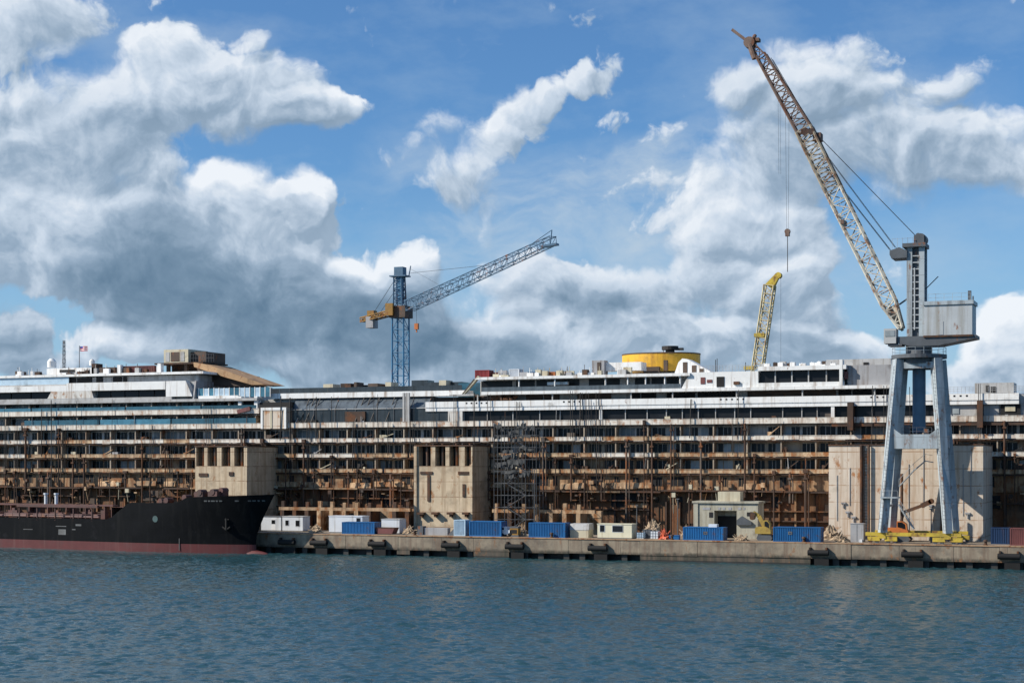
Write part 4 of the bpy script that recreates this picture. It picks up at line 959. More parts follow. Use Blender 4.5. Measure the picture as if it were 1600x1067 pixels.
    m = MB().prism([(X(1406, YC), zf), (X(1406, YC), zf-.9), (X(1425, YC), zu), (X(1470, YC), zu), (X(1528, YC), zf-.45), (X(1528, YC), zf)], YC-2.3, YC+2.3)
    m.build('slewing_frame', M['cranedark'], t)
    yh = YC - 2.4
    hx0, hx1 = X(1444, yh), X(1519, yh); hz0, hz1 = zf+.02, Z(476, 1480, yh)
    h = MB().box(hx0, hx1, yh, YC+2.6, hz0, hz1).build('machinery_house', M['housegrey'], t)
    MB().box(hx0-.15, hx1+.2, yh-.18, YC+2.75, hz1, hz1+.55).build('roof', M['cranegrey'], h)
    MB().box(hx0-.1, hx1+.12, yh-.1, YC+2.65, hz0-.25, hz0+.02).build('floor_edge', M['rust'], h)
    m = MB()
    for a in (1450, 1462, 1475, 1488, 1502, 1516): m.tube((X(a, yh), yh+.1, hz1+.5), (X(a, yh), yh+.1, hz1+1.6), .03, 4)
    for k in (1.05, 1.6): m.tube((X(1450, yh), yh+.1, hz1+k), (X(1516, yh), yh+.1, hz1+k), .025, 4)
    m.build('railing', M['cranegrey'], h)
    m = MB().box(X(1511, yh), X(1516, yh), yh+1, yh+1.5, hz1+.5, hz1+2.0).box(X(1518, yh), X(1520, yh), yh+1, yh+1.3, hz1+.5, hz1+1.2); m.build('vent', M['cranedark'], h)
    MB().box(X(1466, yh), X(1474, yh), yh-.04, yh, hz0+.1, hz0+2.0).build('door', M['housegrey'], h)
    # A-frame tower
    tz0, tz1 = zf, Z(388, 1432, YC)
    for y in (YC-1.5, YC+1.2):
        MB().box(X(1419, YC), X(1427.5, YC), y, y+.35, tz0, tz1).build('tower_plate', M['cranedark'] if y > YC else M['cranegrey'], t)
        MB().box(X(1438, YC), X(1446.5, YC), y, y+.35, tz0, tz1).build('tower_plate', M['cranegrey'], t)
    MB().box(X(1427.5, YC), X(1438, YC), YC-1.1, YC+1.0, tz0, tz1).build('tower_core', M['cranedark'], t)
    m = MB()
    for z in [tz0+1.2+.95*i for i in range(int((tz1-tz0-1.5)/.95))]: m.box(X(1427.5, YC), X(1438, YC), YC-1.45, YC-1.3, z, z+.14)
    m.box(X(1430, YC), X(1432, YC), YC-1.5, YC-1.2, tz0+1, tz0+10); m.build('tower_brace', M['housegrey'], t)
    p = MB().box(X(1413, YC), X(1449, YC), YC-2, YC+2, tz1, tz1+.55).prism([(X(1393, YC), tz1-1.0), (X(1396, YC), tz1-1.55), (X(1420, YC), tz1-1.5), (X(1420, YC), tz1-.5), (X(1408, YC), tz1+.05), (X(1393, YC), tz1-.4)], YC-1.8, YC+1.8)
    p.build('head_platform', M['cranedark'], t)
    m = MB().tube((X(1440, YC), YC-1.2, tz1+1.2), (X(1440, YC), YC+1.2, tz1+1.2), .8, 16).box(X(1430, YC), X(1446, YC), YC-1.4, YC-1.2, tz1+.5, tz1+1.7).tube((X(1436, YC), YC-1, tz1+1.7), (X(1436, YC), YC+1, tz1+1.7), .4, 12)
    m.build('head_sheave', M['cranedark'], t)
    m = MB()
    for a in (1397, 1405, 1413, 1421, 1429): m.tube((X(a, YC), YC-1.7, tz1-.2), (X(a, YC), YC-1.7, tz1+1.4), .03, 4)
    m.tube((X(1397, YC), YC-1.7, tz1+1.3), (X(1429, YC), YC-1.7, tz1+1.3), .025, 4); m.build('railing', M['cranegrey'], t)
    MB().beam(P(1446, 452, YC), P(1466, 432, YC), .12, .12).build('stay', M['cranedark'], t)
    MB().beam(P(1405, 476, YC), P(1419, 466, YC), .22, .22).build('stay', M['cranedark'], t)
    # cab on the left
    c = MB().box(X(1382, YC-2), X(1401, YC-2), YC-2.6, YC-.4, Z(537, 1390, YC-2), Z(514, 1390, YC-2)).build('operator_cab', M['greypaint'], t)
    MB().box(X(1384, YC-2), X(1399, YC-2), YC-2.66, YC-2.6, Z(526, 1390, YC-2), Z(517, 1390, YC-2)).build('window', M['curtainsheen'], c)
    MB().box(X(1388, YC-2), X(1410, YC-2), YC-2.4, YC+.5, Z(541, 1390, YC-2), Z(538, 1390, YC-2)).build('cab_floor', M['cranedark'], t)
    # boom
    foot, knee, neck, tip = P(1410.5, 517, YC), P(1257, 203, YC), P(1190, 88, YC), P(1144, 47, YC)
    d1 = (knee - foot).normalized()
    p1 = foot + d1*4.6; p2 = foot + d1*13
    m = MB().lattice(foot + d1*.4, p1, 1.9, .55, 4, .2, .12, h2=2.1, w2=2.1, up=(1, 0, 0))
    for i in range(4):
        a = foot.lerp(p1, (i+.5)/4.6); m.beam(a-d1*.5, a+d1*.5, .4+1.2*i/4, .08, up=(0, 1, 0))
    b1 = m.build('boom', M['boomcream'], t)
    MB().lattice(p1, p2.lerp(knee, .5), 2.1, 2.1, 10, .21, .10, w2=2.2, h2=2.35, up=(1, 0, 0)).build('boom_section', M['boomcream'], b1)
    MB().lattice(p2.lerp(knee, .5), knee, 2.2, 2.35, 9, .21, .10, up=(1, 0, 0)).build('boom_section', M['boommid'], b1)
    d2 = (neck - knee).normalized()
    MB().lattice(knee, neck, 2.1, 2.2, 9, .2, .10, w2=1.5, h2=1.35, up=(1, 0, 0)).build('boom_section', M['boomrust'], b1)
    q = P(1172, 68, YC)
    m = MB().lattice(neck, q, 1.4, 1.1, 2, .12, .07, w2=1.0, h2=.8, up=(1, 0, 0)).tube(q+Vector((0, -.8, 0)), q+Vector((0, .8, 0)), .85, 14).beam(q, tip, .5, .42).box(q.x-.2, q.x+1.5, q.y-.6, q.y+.6, q.z+.1, q.z+.6).tube(q+Vector((.6, -.6, .4)), q+Vector((.6, .6, 1.2)), .3, 8)
    m.tube(P(1180, 92, YC-.4), P(1172, 70, YC-.4), .5, 10)
    m.build('boom_head', M['boomrust'], b1)
    MB().tube(P(1268, 206, YC-1.3), P(1268, 206, YC+1.3), .5, 12).tube(P(1258, 206, YC-1.3), P(1258, 206, YC+1.3), .6, 12).box(P(1272, 0, YC).x, P(1284, 0, YC).x, YC-.9, YC+.9, Z(221, 1280, YC), Z(209, 1280, YC)).build('sheave_cluster', M['boomrust'], b1)
    MB().box(X(1316, YC), X(1321, YC), YC-1.4, YC+1.4, Z(352, 1318, YC), Z(345, 1318, YC)).build('lamp_bracket', M['boomrust'], b1)
    m = MB()
    pts = [foot + d1*u + Vector((.95, -1.15, .5)) for u in (6, 12, 18, 24, 30)]
    # luffing ropes
    top, low = P(1438, 376, YC), P(1400, 388, YC)
    for y in (-1.0, 1.0):
        dy = Vector((0, y, 0))
        MB().tube(top+dy, P(1274, 208, YC)+dy, .042, 5).build('luffing_rope', M['cable'], t)
        MB().tube(low+dy+Vector((0, 0, 0)), P(1276, 222, YC)+dy, .04, 5).build('luffing_rope', M['cable'], t)
        MB().tube(P(1392, 392, YC)+dy, P(1290, 262, YC)+dy, .045, 5).build('luffing_rope', M['cable'], t)
        MB().tube(P(1272, 206, YC)+dy, P(1206, 92, YC)+dy*.6, .045, 5).build('luffing_rope', M['cable'], t)
    # hoist ropes and hook
    hk = P(1230.5, 362, YC)
    m = MB().tube(hk+Vector((0, -.25, 0)), hk+Vector((0, .25, 0)), .42, 12).box(hk.x-.3, hk.x+.3, YC-.3, YC+.3, hk.z-.7, hk.z-.1)
    b = m.build('hook_block', M['boomrust'], t)
    MB().tube(hk-Vector((0, 0, .6)), P(1230.5, 425, YC), .06, 5).build('pendant', M['cable'], b)
    for dx, px, py in ((-.12, 1227, 151), (.12, 1233, 161)):
        MB().tube(hk+Vector((dx, 0, .3)), P(px, py, YC), .022, 4).build('hoist_rope', M['cable'], t)
    for px, py in ((1215.5, 128), (1218.5, 133)):
        MB().tube(P(px, py, YC), P(px+1.5, 272, YC), .02, 4).build('hoist_rope', M['cable'], t)
    return t
portal_crane()
# ---------------------------------------------------------------- tower crane beyond the liner
def tower_crane():
    Y = 312.0; c = P(626, 600, Y); x = c.x
    t = thing('tower_crane', 'blue lattice tower crane with raised jib and amber counter jib beyond the liner', 'crane', (x, Y, QZ))
    zj = Z(497, 626, Y); zt = Z(432, 626, Y)
    MB().box(x-3, x+3, Y-3, Y+3, QZ, QZ+1).build('base', M['concrete'], t)
    MB().lattice((x, Y, QZ+1), (x, Y, zj), 2.6, 2.6, 17, .19, .075, up=(0, 1, 0)).build('mast', M['towerblue'], t)
    MB().tube((x-.3, Y-1, QZ+1), (x-.3, Y-1, zj), .14, 6).build('ladder', M['towerblue'], t)
    MB().box(x-1.75, x+1.9, Y-1.9, Y+1.9, zj, zj+2.4).build('slewing_unit', M['brown'], t)
    MB().box(x-2.3, x-.6, Y-2.6, Y-1.92, zj+.4, zj+2.9).build('operator_cab', M['amber'], t)
    MB().lattice((x-.2, Y, zj+2.4), (x-.3, Y, zt), 2.0, 2.0, 7, .17, .07, w2=1.7, h2=1.7, up=(0, 1, 0)).build('tower_top', M['towergrey'], t)
    MB().box(x-.75, x+.5, Y-.6, Y+.6, zj+3, zt).build('ladder', M['towerblue'], t)
    m = MB().box(x-2.0, x+1.7, Y-1.3, Y+1.3, zt-.1, zt+.15).box(x-1.1, x+.9, Y-.9, Y+.9, zt+.15, zt+1.9).tube((x+1.9, Y, zt), (x+2.3, Y, zt+2.1), .12, 6)
    m.build('head', M['towergrey'], t)
    root, tip = P(640, 478, Y-1), P(864, 376, Y-34)
    MB().lattice(root, tip, 1.9, 2.1, 26, .12, .055, w2=1.4, h2=1.5).build('jib', M['towergrey'], t)
    d = (tip-root)
    m = MB()
    for i in range(14):
        a = root + d*(i/14+.01) + Vector((0, -.9, -.75)); m.beam(a, a+d*.035, .16, .2)
    m.build('trolley_rail', M['brown'], t)
    m = MB().tube(tip+Vector((-.5, 0, -.7)), tip+Vector((-.2, 0, 1.9)), .1, 5).tube(tip+Vector((-.2, 0, 1.9)), tip+Vector((-4, 0.5, -.2)), .07, 5).beam(tip+Vector((-2.2, 0, -1.0)), tip+Vector((.9, 0, -.7)), 1.5, .35)
    m.build('jib_end', M['towergrey'], t)
    cj0, cj1 = P(618, 487, Y+1), P(568, 500, Y+9)
    MB().lattice(cj0, cj1, 1.7, .9, 7, .14, .07).beam(cj0, cj1, 1.5, .2).build('counter_jib', M['amber'], t)
    cw = cj0.lerp(cj1, .74)
    MB().box(cw.x-.8, cw.x+.9, cw.y-1.2, cw.y+1.2, cw.z-2.2, cw.z+.2).build('counterweight', M['greybox'], t)
    MB().box(cw.x-.7, cw.x+.9, cw.y-.8, cw.y+.8, cw.z+.3, cw.z+1.5).build('winch', M['amber'], t)
    for a, b in (((x-.9, Y, zt), cw+Vector((.3, 0, .8))), ((x-.9, Y+.5, zt-2), cj0.lerp(cj1, .55))): MB().tube(a, b, .045, 4).build('tie_rope', M['cable'], t)
    q = root.lerp(tip, .58) + Vector((0, 0, 1.0))
    MB().tube((x+2.3, Y, zt+.6), q, .04, 4).build('tie_rope', M['cable'], t)
    MB().tube((x+2.0, Y, zt+1.6), root.lerp(tip, .25)+Vector((0, 0, 1)), .025, 4).build('tie_rope', M['cable'], t)
    h = P(651, 510, Y-2)
    m = MB().box(h.x-.4, h.x+.4, h.y-.3, h.y+.3, h.z-.6, h.z+.6).tube(h-Vector((0, 0, .6)), h-Vector((0, 0, 1.2)), .16, 6); m.build('hook_block', M['orange'], t)
    MB().tube(h, root.lerp(tip, .055), .03, 4).build('hoist_rope', M['cable'], t)
tower_crane()
# ---------------------------------------------------------------- yellow crawler crane beyond the liner
def crawler_crane():
    Y = 316.0
    b0, b1, b2 = P(1152, 700, Y), P(1203, 446, Y), P(1216, 429, Y)
    foot = Vector((b0.x, Y, QZ+2.2))
    t = thing('crawler_crane', 'yellow lattice boom of a mobile crane rising behind the white upper decks', 'crane', (foot.x, Y, QZ))
    for s in (-1, 1): MB().box(foot.x-3.5, foot.x+3.5, Y+s*2.2-.5, Y+s*2.2+.5, QZ, QZ+1.2).build('track', M['cranedark'], t)
    MB().box(foot.x-4.5, foot.x+1, Y-1.6, Y+1.6, QZ+1.3, QZ+3.6).build('body', M['yelcrane'], t)
    MB().lattice(foot, b1, 1.9, 1.9, 26, .17, .1, up=(0, 1, 0)).build('boom', M['yelboom'], t)
    u = (b1-foot).normalized()
    for px, py in ((1188, 524), (1172, 575)):
        q = P(px, py, Y); MB().box(q.x-1.0, q.x+1.0, Y-1.1, Y+1.1, q.z-.35, q.z+.35).build('platform', M['yelcrane'], t)
    m = MB().beam(b1-u*.3, b2, 1.7, 1.5, up=(0, 1, 0), w2=.9, h2=.7).tube(b2+Vector((.1, -.6, -.2)), b2+Vector((.1, .6, -.2)), .6, 12)
    m.build('boom_head', M['yelcrane'], t)
    MB().tube(b2+Vector((.5, 0, -.4)), (b2.x+.5, Y, QZ+14), .025, 4).build('hoist_rope', M['cable'], t)
    MB().tube(b2+Vector((-.6, 0, .2)), (foot.x-4, Y, QZ+3.4), .03, 4).build('hoist_rope', M['cable'], t)
crawler_crane()
# ---------------------------------------------------------------- the tanker moored at the end of the quay
YT, HB = 241.5, 4.4
XT0 = X(0, 243) - 25
def stem_x(z):
    pts = [(-1, X(418, YT)), (1.7, X(416, YT)), (3.5, X(419, YT)), (6.0, X(429, YT)), (9.7, X(447, YT)), (11, X(451, YT))]
    for (a, xa), (b, xb) in zip(pts, pts[1:]):
        if z <= b: return xa + (xb-xa)*max(0, (z-a))/(b-a)
    return pts[-1][1]
def hull_b(x, z):
    L = 25 - 8.5*min(max(z, 0)/9.7, 1)
    u = max(0., min(1., (stem_x(z) - x)/L))
    return HB * (1 - (1-u)**2.1)**.72
def z_top(x):
    k = [(XT0, 5.35), (X(200, 242), 5.35), (X(234, 242), 8.25), (X(314, 242), 8.25), (X(331, 242), 9.25), (X(450, YT), 9.75)]
    for (a, za), (b, zb) in zip(k, k[1:]):
        if x <= b: return za + (zb-za)*max(0, (x-a))/(b-a)
    return k[-1][1]
def build_tanker():
    t = thing('moored_tanker', 'black hulled tanker with red boot topping moored beside the quay end', 'ship', (X(200, YT), YT, 0))
    xe = X(450, YT)
    def loft(zf, name, m, close=None):
        mb = MB(); N = 90; K = 9; grid = []
        for i in range(N+1):
            f = i/N; row = []
            for k in range(K+1):
                g = k/K
                # station spread to the stem at that level
                x0 = XT0 + (xe - XT0)*f
                zz = zf(x0, g); xs = stem_x(zz)
                x = XT0 + (xs - XT0)*(1-(1-f)**1.35)
                zz = zf(x, g)
                row.append((x, hull_b(x, zz) if i < N else 0.0, zz))
            grid.append(row)
        vs = []; fs = []
        for s in (-1, 1):
            o = len(vs)
            for row in grid: vs += [(x, YT+s*b, z) for x, b, z in row]
            for i in range(N):
                for k in range(K):
                    a = o+i*(K+1)+k; q = (a, a+K+1, a+K+2, a+1); fs.append(q if s < 0 else q[::-1])
        H = (N+1)*(K+1)
        for i in range(N):
            for kk in ((K,) if close else ()):
                pass
        fs.append([k for k in range(K+1)] + [H+k for k in range(K, -1, -1)])
        mb.add(vs, fs); o = mb.build(name, M[m], t)
        return o
    h = loft(lambda x, g: 1.5 + (z_top(x)-1.5)*g, 'hull', 'tankblack')
    for p in h.data.polygons: p.use_smooth = False
    loft(lambda x, g: -1.2 + 2.69*g, 'boot_topping', 'tankred')
    mb = MB()
    cb = P(427, 862, YT); n = 10
    prev = None; rings = []
    for i in range(n+1):
        f = i/n; r = 1.05*math.sqrt(max(0.0, 1-f**2.2)); rings.append((X(413, YT)-3 + (X(441, YT)-X(413, YT)+3)*f, r))
    vs = []; fs = []
    for x, r in rings: vs += [(x, YT+r*math.cos(2*math.pi*k/12), -.35+r*math.sin(2*math.pi*k/12)) for k in range(12)]
    for i in range(n):
        for k in range(12): fs.append((i*12+k, i*12+(k+1) % 12, (i+1)*12+(k+1) % 12, (i+1)*12+k))
    mb.add(vs, fs); mb.build('bulbous_bow', M['tankred'], t)
    # decks
    mb = MB(); xs = [XT0 + i*(X(203, 242)-XT0)/20 for i in range(21)]
    mb.add([(x, YT-HB+.05, 4.9) for x in xs] + [(x, YT+HB-.05, 4.9) for x in xs], [(i, i+1, 22+i, 21+i) for i in range(20)]); mb.build('deck', M['tankdeck'], t)
    mb = MB(); xs = [X(203, 242) + i*(X(440, YT)-X(203, 242))/24 for i in range(25)]
    mb.add([(x, YT-max(.02, hull_b(x, 7.4)-.03), 7.4) for x in xs] + [(x, YT+max(.02, hull_b(x, 7.4)-.03), 7.4) for x in xs], [(i, i+1, 26+i, 25+i) for i in range(24)]); mb.build('foredeck', M['tankdeck'], t)
    MB().box(X(203, 242), X(204, 242), YT-HB+.1, YT+HB-.1, 4.9, 7.4).build('bulkhead', M['tankdeck'], t)
    # catwalk, pipes and rails along the cargo deck
    m = MB().box(XT0, X(192, 244), YT-.7, YT+.7, 7.4, 7.65)
    x = XT0
    while x < X(190, 244): m.box(x, x+.2, YT-.6, YT+.6, 4.9, 7.4); x += 4.4
    m.build('catwalk', M['tankdeck'], t)
    for i, (y, z, r) in enumerate(((-3.2, 5.6, .22), (-2.5, 5.6, .28), (-1.7, 5.8, .2), (1.5, 5.7, .25), (2.6, 5.7, .25))):
        MB().tube((XT0, YT+y, z), (X(186-6*i, 244), YT+y, z), r, 8).build('cargo_pipe', M['tankdeck'], t)
    m = MB(); x = XT0
    while x < X(190, 243):
        m.tube((x, YT-HB+.15, 4.9), (x, YT-HB+.15, 6.15), .045, 4); x += 1.7
    for z in (5.6, 5.9, 6.15): m.tube((XT0, YT-HB+.15, z), (X(190, 243), YT-HB+.15, z), .035, 4)
    m.build('railing', M['tankdeck'], t)
    for px, w, h, y in ((30, 2.2, 1.6, -1), (60, 1.6, 2.3, 1), (75, .5, 1.1, -3), (95, 2.8, 1.3, 0), (118, 1.2, 2.0, 1.5), (132, .6, 1.4, -2), (150, 2.4, 1.5, 0), (166, .9, 1.2, -2.4), (178, 1.4, 1.9, .5), (12, 1.5, 1.4, -2)):
        x = X(px, 246); MB().box(x, x+w, YT+y-.6, YT+y+.6, 4.9, 4.9+h).box(x+w*.3, x+w*.6, YT+y-.3, YT+y+.3, 4.9+h, 5.3+h).build('deck_fitting', M['tankdeck'], t)
    m = MB()
    for a, b, c in ((0, 12, 1), (-2.4, 12, 1)): pass
    m.beam((X(-8, 244), YT-4.6, 7.9), (X(12, 244), YT-4.6, 7.9), .2, .2).beam((X(12, 244), YT-4.6, 4.9), (X(12, 244), YT-4.6, 7.9), .22, .22).beam((X(-8, 244), YT-4.6, 4.9), (X(-8, 244), YT-4.6, 7.9), .22, .22); m.build('frame', M['tankdeck'], t)
    m = MB().beam((X(55, 244), YT-4.3, 7.45), (X(192, 244), YT-4.3, 7.45), .5, .45)
    x = X(57, 244)
    while x < X(192, 244): m.box(x, x+.18, YT-4.4, YT-4.2, 4.9, 7.3); x += 4.2
    m.build('pipe_rack', M['tankdeck'], t)
    for px, py in ((59, 777), (77, 778)):
        x = X(px, YT); MB().tube((x, YT, 7.6), (x, YT, 9.3), .3, 10).tube((x, YT, 9.3), (x, YT, 9.6), .42, 10).build('vent', M['cabinwhite'], t)
    # forecastle gear
    for px, w, h, y in ((306, .9, 2.9, 0), (316, 1.3, 3.2, -1), (328, .8, 2.7, .5), (334, 1.9, 3.3, -.8), (345, 1.0, 3.5, .3), (243, 1.4, 1.6, 0), (262, .8, 1.8, -1), (285, 1.1, 2.3, 0)):
        x = X(px+11, YT); MB().box(x, x+w, YT+y-.7, YT+y+.7, 7.4, 7.4+h-.5).tube((x+w/2, YT+y-.8, 7.4+h-.6), (x+w/2, YT+y+.8, 7.4+h-.6), .5, 10).build('winch', M['tankdeck'], t)
    # marks on the side
    def patch(px, py, w, h, m, name, d=.03, lab=None):
        x = X(px, 238.1); z = Z(py, px, 238.1); vs = []; K = 4
        for j in range(K+1):
            for i in range(K+1):
                xx = x - w/2 + w*i/K; zz = z - h/2 + h*j/K
                vs.append((xx, YT - hull_b(xx, zz) - d, zz))
        o = len(vs); vs += [(a, b+d*.8, c) for a, b, c in vs]
        fs = [(j*5+i, j*5+i+1, j*5+i+6, j*5+i+5) for j in range(K) for i in range(K)]
        b = MB(); b.add(vs, fs); return b.build(name, M[m], t)
    patch(99, 831, 1.7, .95, 'mark', 'hull_mark'); patch(97, 822, 2.4, .14, 'mark', 'hull_mark'); patch(127, 820, 1.3, .32, 'mark', 'hull_mark'); patch(119, 827, .8, .14, 'mark', 'hull_mark'); patch(40, 827, 2.2, .12, 'mark', 'hull_mark')
    b = MB(); x = X(258, 238.1); z = Z(810, 258, 238.1)
    vs = [(x, YT-hull_b(x, z)-.05, z)] + [(x+.55*math.cos(k*math.pi/8), YT-hull_b(x+.55*math.cos(k*math.pi/8), z+.55*math.sin(k*math.pi/8))-.05, z+.55*math.sin(k*math.pi/8)) for k in range(16)]
    b.add(vs, [(0, k+1, (k+1) % 16+1) for k in range(16)]); b.build('round_emblem', M['teal'], t)
    px = 340
    for w in (5, 4, 6, 3.5, 5, 0, 0, 0, 6, 0, 0, 4.5, 5, 3, 4):
        if w: patch(px, 782, w/9.4, .22, 'mark', 'name_letter', .06)
        px += 5.6
    a = MB(); x, z = X(361, 237), Z(818, 361, 237); y = YT - hull_b(x, z) - .15
    a.box(x-.12, x+.12, y-.2, y+.3, z-.9, z+.9).tube((x-.8, y, z-.5), (x, y, z-1.0), .14, 6).tube((x, y, z-1.0), (x+.8, y, z-.5), .14, 6).tube((x-.5, y, z+.7), (x+.5, y, z+.7), .1, 6)
    a.build('anchor', M['rubber'], t)
    MB().box(X(294.5, 238.1), X(295.5, 238.1), YT-hull_b(X(295, 238.1), 2)-.06, YT-hull_b(X(295, 238.1), 2), .4, 2.4).build('draught_mark', M['mark'], t)
    t.rotation_euler = (0, 0, math.radians(-6.5))
build_tanker()
# ---------------------------------------------------------------- things standing on the quay
def container(px0, px1, yt, yb, Y, label, m, depth=2.44, group=None, zbase=QZ, mark=False, name='shipping_container'):
    x0, x1 = X(px0, Y), X(px1, Y); pm = (px0+px1)/2
    z0 = zbase; z1 = z0 + (yb-yt)/FPX*tt(pm, Y)
    t = thing(name, label, 'container', ((x0+x1)/2, Y+depth/2, z0), group)
    b = MB(); n = max(8, int((x1-x0)/.28)); st = (x1-x0-.3)/n
    pts = []
    for i in range(n):                                   # corrugated long sides
        a = x0+.15+i*st
        pts += [(a, .09), (a+st*.35, .09), (a+st*.5, .03), (a+st*.85, .03)]
    pts.append((x1-.15, .09))
    vs = [(x, Y+d, z0+.15) for x, d in pts] + [(x, Y+d, z1-.12) for x, d in pts]; k = len(pts)
    b.add(vs, [(i, i+1, k+i+1, k+i) for i in range(k-1)])
    vs = [(x, Y+depth-d, z0+.15) for x, d in pts] + [(x, Y+depth-d, z1-.12) for x, d in pts]
    b.add(vs, [(i, k+i, k+i+1, i+1) for i in range(k-1)])
    b.box(x0+.08, x0+.12, Y+.1, Y+depth-.1, z0+.1, z1-.1); b.box(x0+.1, x1-.1, Y+.1, Y+depth-.1, z0+.06, z0+.12)
    b.build('side_panels', M[m], t)
    f = MB()
    for x in (x0, x1-.15):
        for y in (Y, Y+depth-.15): f.box(x, x+.15, y, y+.15, z0, z1)
    for y in (Y+.005, Y+depth-.145):
        f.box(x0+.15, x1-.15, y, y+.14, z0+.002, z0+.15); f.box(x0+.15, x1-.15, y, y+.14, z1-.12, z1-.002)
    for x in (x0+.005, x1-.145): f.box(x, x+.14, Y+.15, Y+depth-.15, z0+.003, z0+.15); f.box(x, x+.14, Y+.15, Y+depth-.15, z1-.12, z1-.003)
    f.build('frame', M[m], t)
    MB().box(x0+.15, x1-.15, Y+.15, Y+depth-.15, z1-.1, z1-.05).build('roof', M[m], t)
    for y in (Y+.16, Y+depth/2+.01):
        d = MB().box(x1-.10, x1-.04, y, y+depth/2-.18, z0+.16, z1-.13).build('door', M[m], t)
        MB().tube((x1-.02, y+.5, z0+.2), (x1-.02, y+.5, z1-.15), .02, 5).build('lock_rod', M['galv'], d)
    if mark:
        xm = x0 + (x1-x0)*mark
        MB().box(xm-.3, xm+.3, Y+.0, Y+.035, z1-1.1, z1-.65).build('white_mark', M['mark'], t)
        MB().box(xm-.16, xm+.16, Y-.008, Y-.0005, z1-.95, z1-.8).build('mark_motif', M['contnavy'], t)
    return t
g = 'blue containers on the quay edge'
container(534, 585, 815, 833.5, 243.2, 'shorter blue container in front of the pale flat roofed site hut', 'contblue', group=g)
container(733, 783, 814, 837.5, 242.6, 'blue container against the lower right of the middle sponson', 'contblue', group=g)
container(826, 883, 816.5, 839.5, 242.4, 'blue container left of the tarpaulin covered stack', 'contblue', group=g)
container(1067, 1130, 823, 843.5, 242.2, 'blue container with white mark in front of the concrete frame building', 'contblue', group=g, mark=.56)
container(1208, 1282, 822.5, 845.5, 242.2, 'longest blue container with white mark left of the pale sponson', 'contblue', group=g, mark=.36)
container(1548, 1577, 822, 848, 246, 'dark navy container right of the portal crane', 'contnavy', depth=2.4)
container(1578, 1606, 825, 852, 243, 'dull maroon container at the right edge of the quay', 'contmaroon')
container(709, 727, 813, 838, 242.8, 'small pale blue tool container left of a blue container', 'paleblue', depth=2.2)
def hut(px0, px1, yt, yb, Y, label, m, wins=(), door=None, depth=2.5, roofm='greypaint', group=None):
    x0, x1 = X(px0, Y), X(px1, Y); pm = (px0+px1)/2
    z1 = QZ + (yb-yt)/FPX*tt(pm, Y)
    t = thing('site_cabin', label, 'site cabin', ((x0+x1)/2, Y, QZ), group)
    MB().box(x0, x1, Y, Y+depth, QZ+.12, z1-.12).build('wall', M[m], t)
    MB().box(x0-.06, x1+.06, Y-.06, Y+depth+.06, z1-.12, z1).build('roof', M[roofm], t)
    MB().box(x0+.02, x1-.02, Y+.02, Y+depth-.02, QZ, QZ+.12).build('base', M['cranedark'], t)
    for a, b, c, d in wins:
        za, zb = QZ+(yb-d)/FPX*tt(pm, Y), QZ+(yb-c)/FPX*tt(pm, Y)
        w = MB().box(X(a, Y)-.06, X(b, Y)+.06, Y-.04, Y-.001, za-.06, zb+.06).build('window', M['cabinwhite'], t)
        MB().box(X(a, Y), X(b, Y), Y-.05, Y-.041, za, zb).build('pane', M['glass'], w)
    if door:
        a, b = door
        MB().box(X(a, Y), X(b, Y), Y-.035, Y-.001, QZ+.13, QZ+2.1).build('door', M['whitecloth'], t)
    return t
hut(408, 439, 808, 831, 249, 'white site cabin with dark eave just beyond the tanker bow', 'cabinwhite', [(424.5, 430, 814, 820)], (424, 431), roofm='cranedark')
hut(441, 473, 807.5, 831, 249, 'bluish white site cabin with two windows second from the tanker', 'cabinwhite', [(446, 451, 814, 822), (462, 468, 814, 823)])
hut(514, 566, 807, 833.5, 246.5, 'long pale flat roofed site hut behind the shorter blue container', 'cabinwhite', [(557, 563, 810, 816)], roofm='cabinwhite')
hut(596, 624, 812, 835, 246.5, 'white site hut behind a dark red skip', 'cabinwhite')
hut(933.5, 987, 817.5, 840.5, 243, 'cream site cabin with a wide window on the quay edge', 'cabincream', [(937.5, 944.5, 820, 830), (957, 973, 820.5, 830)], None, roofm='cabincream')
def solid(name, label, cat, px, Y, builder, group=None, z=QZ):
    t = thing(name, label, cat, (X(px, Y), Y, z), group); builder(t, X(px, Y), Y); return t
def skip(t, x, Y):
    m = MB().prism([(x-1.3, QZ+.1), (x+1.3, QZ+.1), (x+1.7, QZ+1.0), (x-1.7, QZ+1.0)], Y, Y+1.8); m.build('tub', M['contmaroon'], t)
    MB().box(x-1.75, x+1.75, Y-.05, Y+1.85, QZ+1.0, QZ+1.1).build('rim', M['rust'], t)
solid('waste_skip', 'dark red waste skip in front of a white site hut', 'skip', 601, 243.5, skip)
def cover(t, x, Y):
    MB().box(x-1.5, x+1.5, Y, Y+2.4, QZ, QZ+1.35).build('load', M['beige'], t)
    MB().prism_x([(Y-.05, QZ+1.2), (Y+.2, QZ+2.15), (Y+2.2, QZ+2.2), (Y+2.45, QZ+1.2)], x-1.55, x+1.55).build('cover', M['greypaint'], t)
solid('covered_stack', 'stack under a grey white tarpaulin right of the third blue container', 'stack', 905, 243.5, cover)
def van(t, x, Y):
    MB().prism([(x-1.0, QZ+.35), (x+1.1, QZ+.35), (x+1.1, QZ+1.0), (x+.4, QZ+1.05), (x-.1, QZ+1.55), (x-1.0, QZ+1.6)], Y, Y+1.6).build('body', M['cabinwhite'], t)
    MB().box(x-.85, x-.3, Y-.01, Y+.01, QZ+1.05, QZ+1.45).build('window', M['glass'], t)
    for dx in (-.6, .7): MB().tube((x+dx, Y-.05, QZ+.3), (x+dx, Y+.2, QZ+.3), .3, 12).build('wheel', M['rubber'], t)
